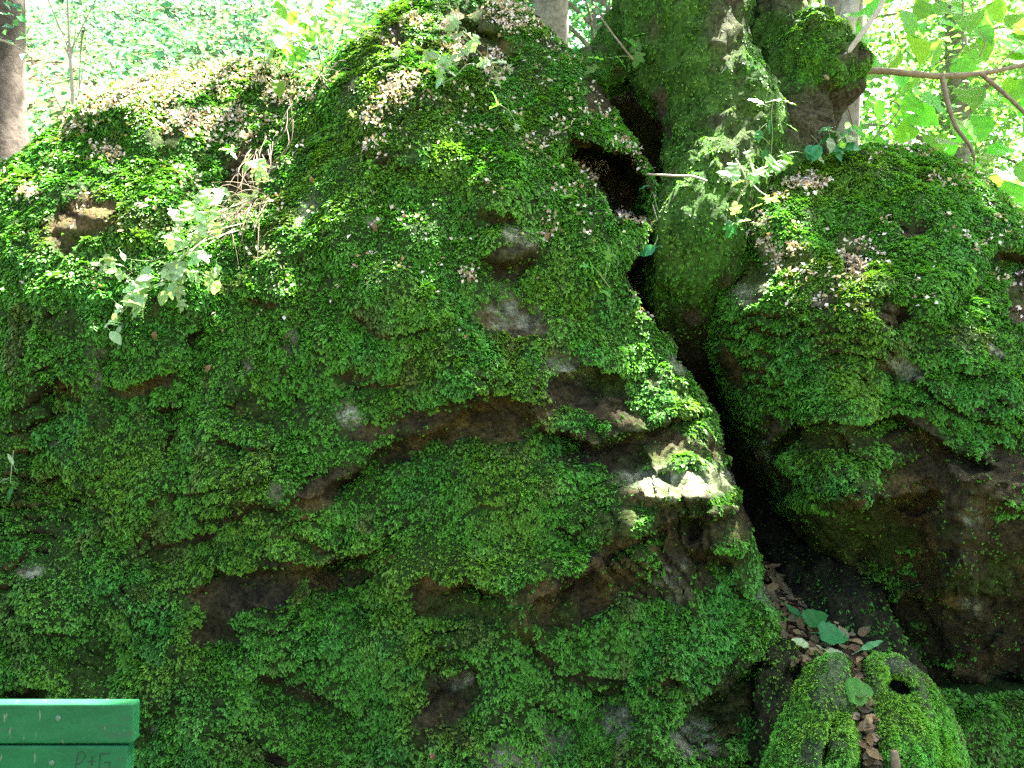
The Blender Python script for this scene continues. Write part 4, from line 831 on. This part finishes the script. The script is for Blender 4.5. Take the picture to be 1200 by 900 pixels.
def tree_at(name, label, group, x, y, r, h, lean=(0, 0), crown=None, nleaf=0, cols=None, seed=0, leaf=(.06, .11), mat='trunkbark', base_dz=-.2, clump=.6, thr=0.):
    rr = np.random.default_rng(seed); z0 = float(terrain(np.array(x), np.array(y))) + base_dz
    t = thing(name, (x, y, z0), label, 'tree', group)
    pts = [(x, y, z0), (x + lean[0] * .12, y + lean[1] * .1, z0 + .5), (x + lean[0] * .4, y + lean[1] * .4, z0 + h * .35), (x + lean[0] * .8, y + lean[1] * .8, z0 + h * .7), (x + lean[0], y + lean[1], z0 + h)]
    V, Q = tube(pts, [r * 1.5, r * 1.15, r, r * .7, r * .25], 40, 16, lambda V, th, s, r_: r_ * .12 * fbm(V, .25, 3, 701)); child('trunk', V, Q, M[mat], t)
    if crown is not None:
        (cx, cy, cz), (ax, ay, az) = crown; k = 0
        bv, bq, o = [], [], 0
        for i in range(9):
            a = rr.uniform(0, 6.28); zz = cz + az * rr.uniform(-.8, .5); s0 = np.array(catmull(pts, 50)[np.argmin(np.abs(catmull(pts, 50)[:, 2] - max(zz - .6, z0 + 1)))])
            e = np.array([cx + ax * .8 * math.cos(a), cy + ay * .8 * math.sin(a), zz]); V, Q = tube([s0, (s0 + e) / 2 + [0, 0, .2], e], [r * .35, r * .2, .01], 10, 6, None, False); bv.append(V); bq.append(Q + o); o += len(V)
        child('limbs', np.concatenate(bv), np.concatenate(bq), M[mat], t, kind='stuff')
        d = rr.normal(0, 1, (nleaf * 8, 3)); d /= np.linalg.norm(d, axis=1, keepdims=True); rad = rr.random((len(d), 1)) ** .45
        p = np.array([cx, cy, cz]) + d * rad * np.array([ax, ay, az]); f = vnoise(p, clump, seed + 900) + .5 * vnoise(p, clump * .4, seed + 901); p = p[f > thr][:nleaf]; p = p[open_gaps(p)] if name == 'tall_tree' else p; k = len(p)
        c = np.array(cols)[rr.integers(0, len(cols), k)] * rr.uniform(.65, 1.35, (k, 1))
        VV, T, cc = card_leaves(p, rr.uniform(*leaf, k), rr.normal(0, 1, (k, 3)) * [1, 1, .4] + [0, 0, -.3], rr.normal(0, .45, (k, 3)) + [0, -.1, 1], c)
        child('crown', VV, T, M['leaves'], t, cc, smooth=False, kind='stuff')
    return t
GR = [[.08, .21, .05], [.10, .26, .06], [.13, .30, .07], [.08, .20, .09]]; TEAL = [[.05, .18, .12], [.06, .20, .14], [.08, .23, .11]]  # TEAL: crown greens with the sky light's blue tint painted in
tree_at('old_tree', 'thick grey trunk with flared base on the hillside', None, -3.74, 6.2, .19, 9, (-.3, .4), None, 0, seed=1, mat='darkbark')
sap = tree_at('thin_sapling', 'thin forked pale sapling beside the thick hillside trunk', None, -2.78, 5.7, .017, 2.6, (-.25, .1), ((-2.9, 5.7, 4.3), (.7, .5, .8)), 260, TEAL, 2, (.05, .09), 'stick', base_dz=-.02)
i = 0
for (x, y, r) in [(-1.4, 14, .14), (.35, 12.5, .17), (.75, 16, .15), (1.15, 11, .10), (4.4, 13, .20), (6.4, 12, .14), (7.6, 15, .2), (5.5, 18, .16), (8.8, 14, .12), (3.6, 20, .2), (9.6, 17.5, .22), (6.9, 22, .2), (-4.5, 17, .2), (2.4, 23, .2), (10.5, 20, .2)]:
    i += 1; z = float(terrain(np.array(x), np.array(y))); cz = z + (4.2 if x > 0 else 4.5)
    tree_at('forest_tree', *((('slender straight forest tree behind the right boulder and the leafy branch', 'trees behind the right boulder')) if x > 3 else ('slender forest tree seen through the gap between boulder ridge and mossy trunk', 'trees behind the gap') if x > -1.2 else ('slender forest tree standing high on the leafy hillside', 'trees on the hillside')), x, y, r, 12, (rng.uniform(-.4, .4), 0), ((x, y, cz), (2.0, 2.0, 3.2)), 3800, GR if x > 1.5 else TEAL, 20 + i, (.09, .16))
# tall trees whose canopy dapples the sun over the boulders
for k, (x, y, cx, cy, cz) in enumerate([(3.2, 8.6, 2.6, 5.9, 9.8), (5.4, 7.6, 4.9, 5.9, 9.4), (.45, 9.6, .3, 6.1, 10.4), (-6.4, 9.2, -1.9, 6.2, 10.8)]):
    tree_at('tall_tree', 'tall tree with a spreading canopy high above the boulders', 'tall canopy trees behind the boulders', x, y, .16, 13, (cx - x, cy - y), ((cx, cy, cz), (2.5, 2.3, 1.4)), 11000, GR, 60 + k, (.08, .14), clump=.7, thr=.0)
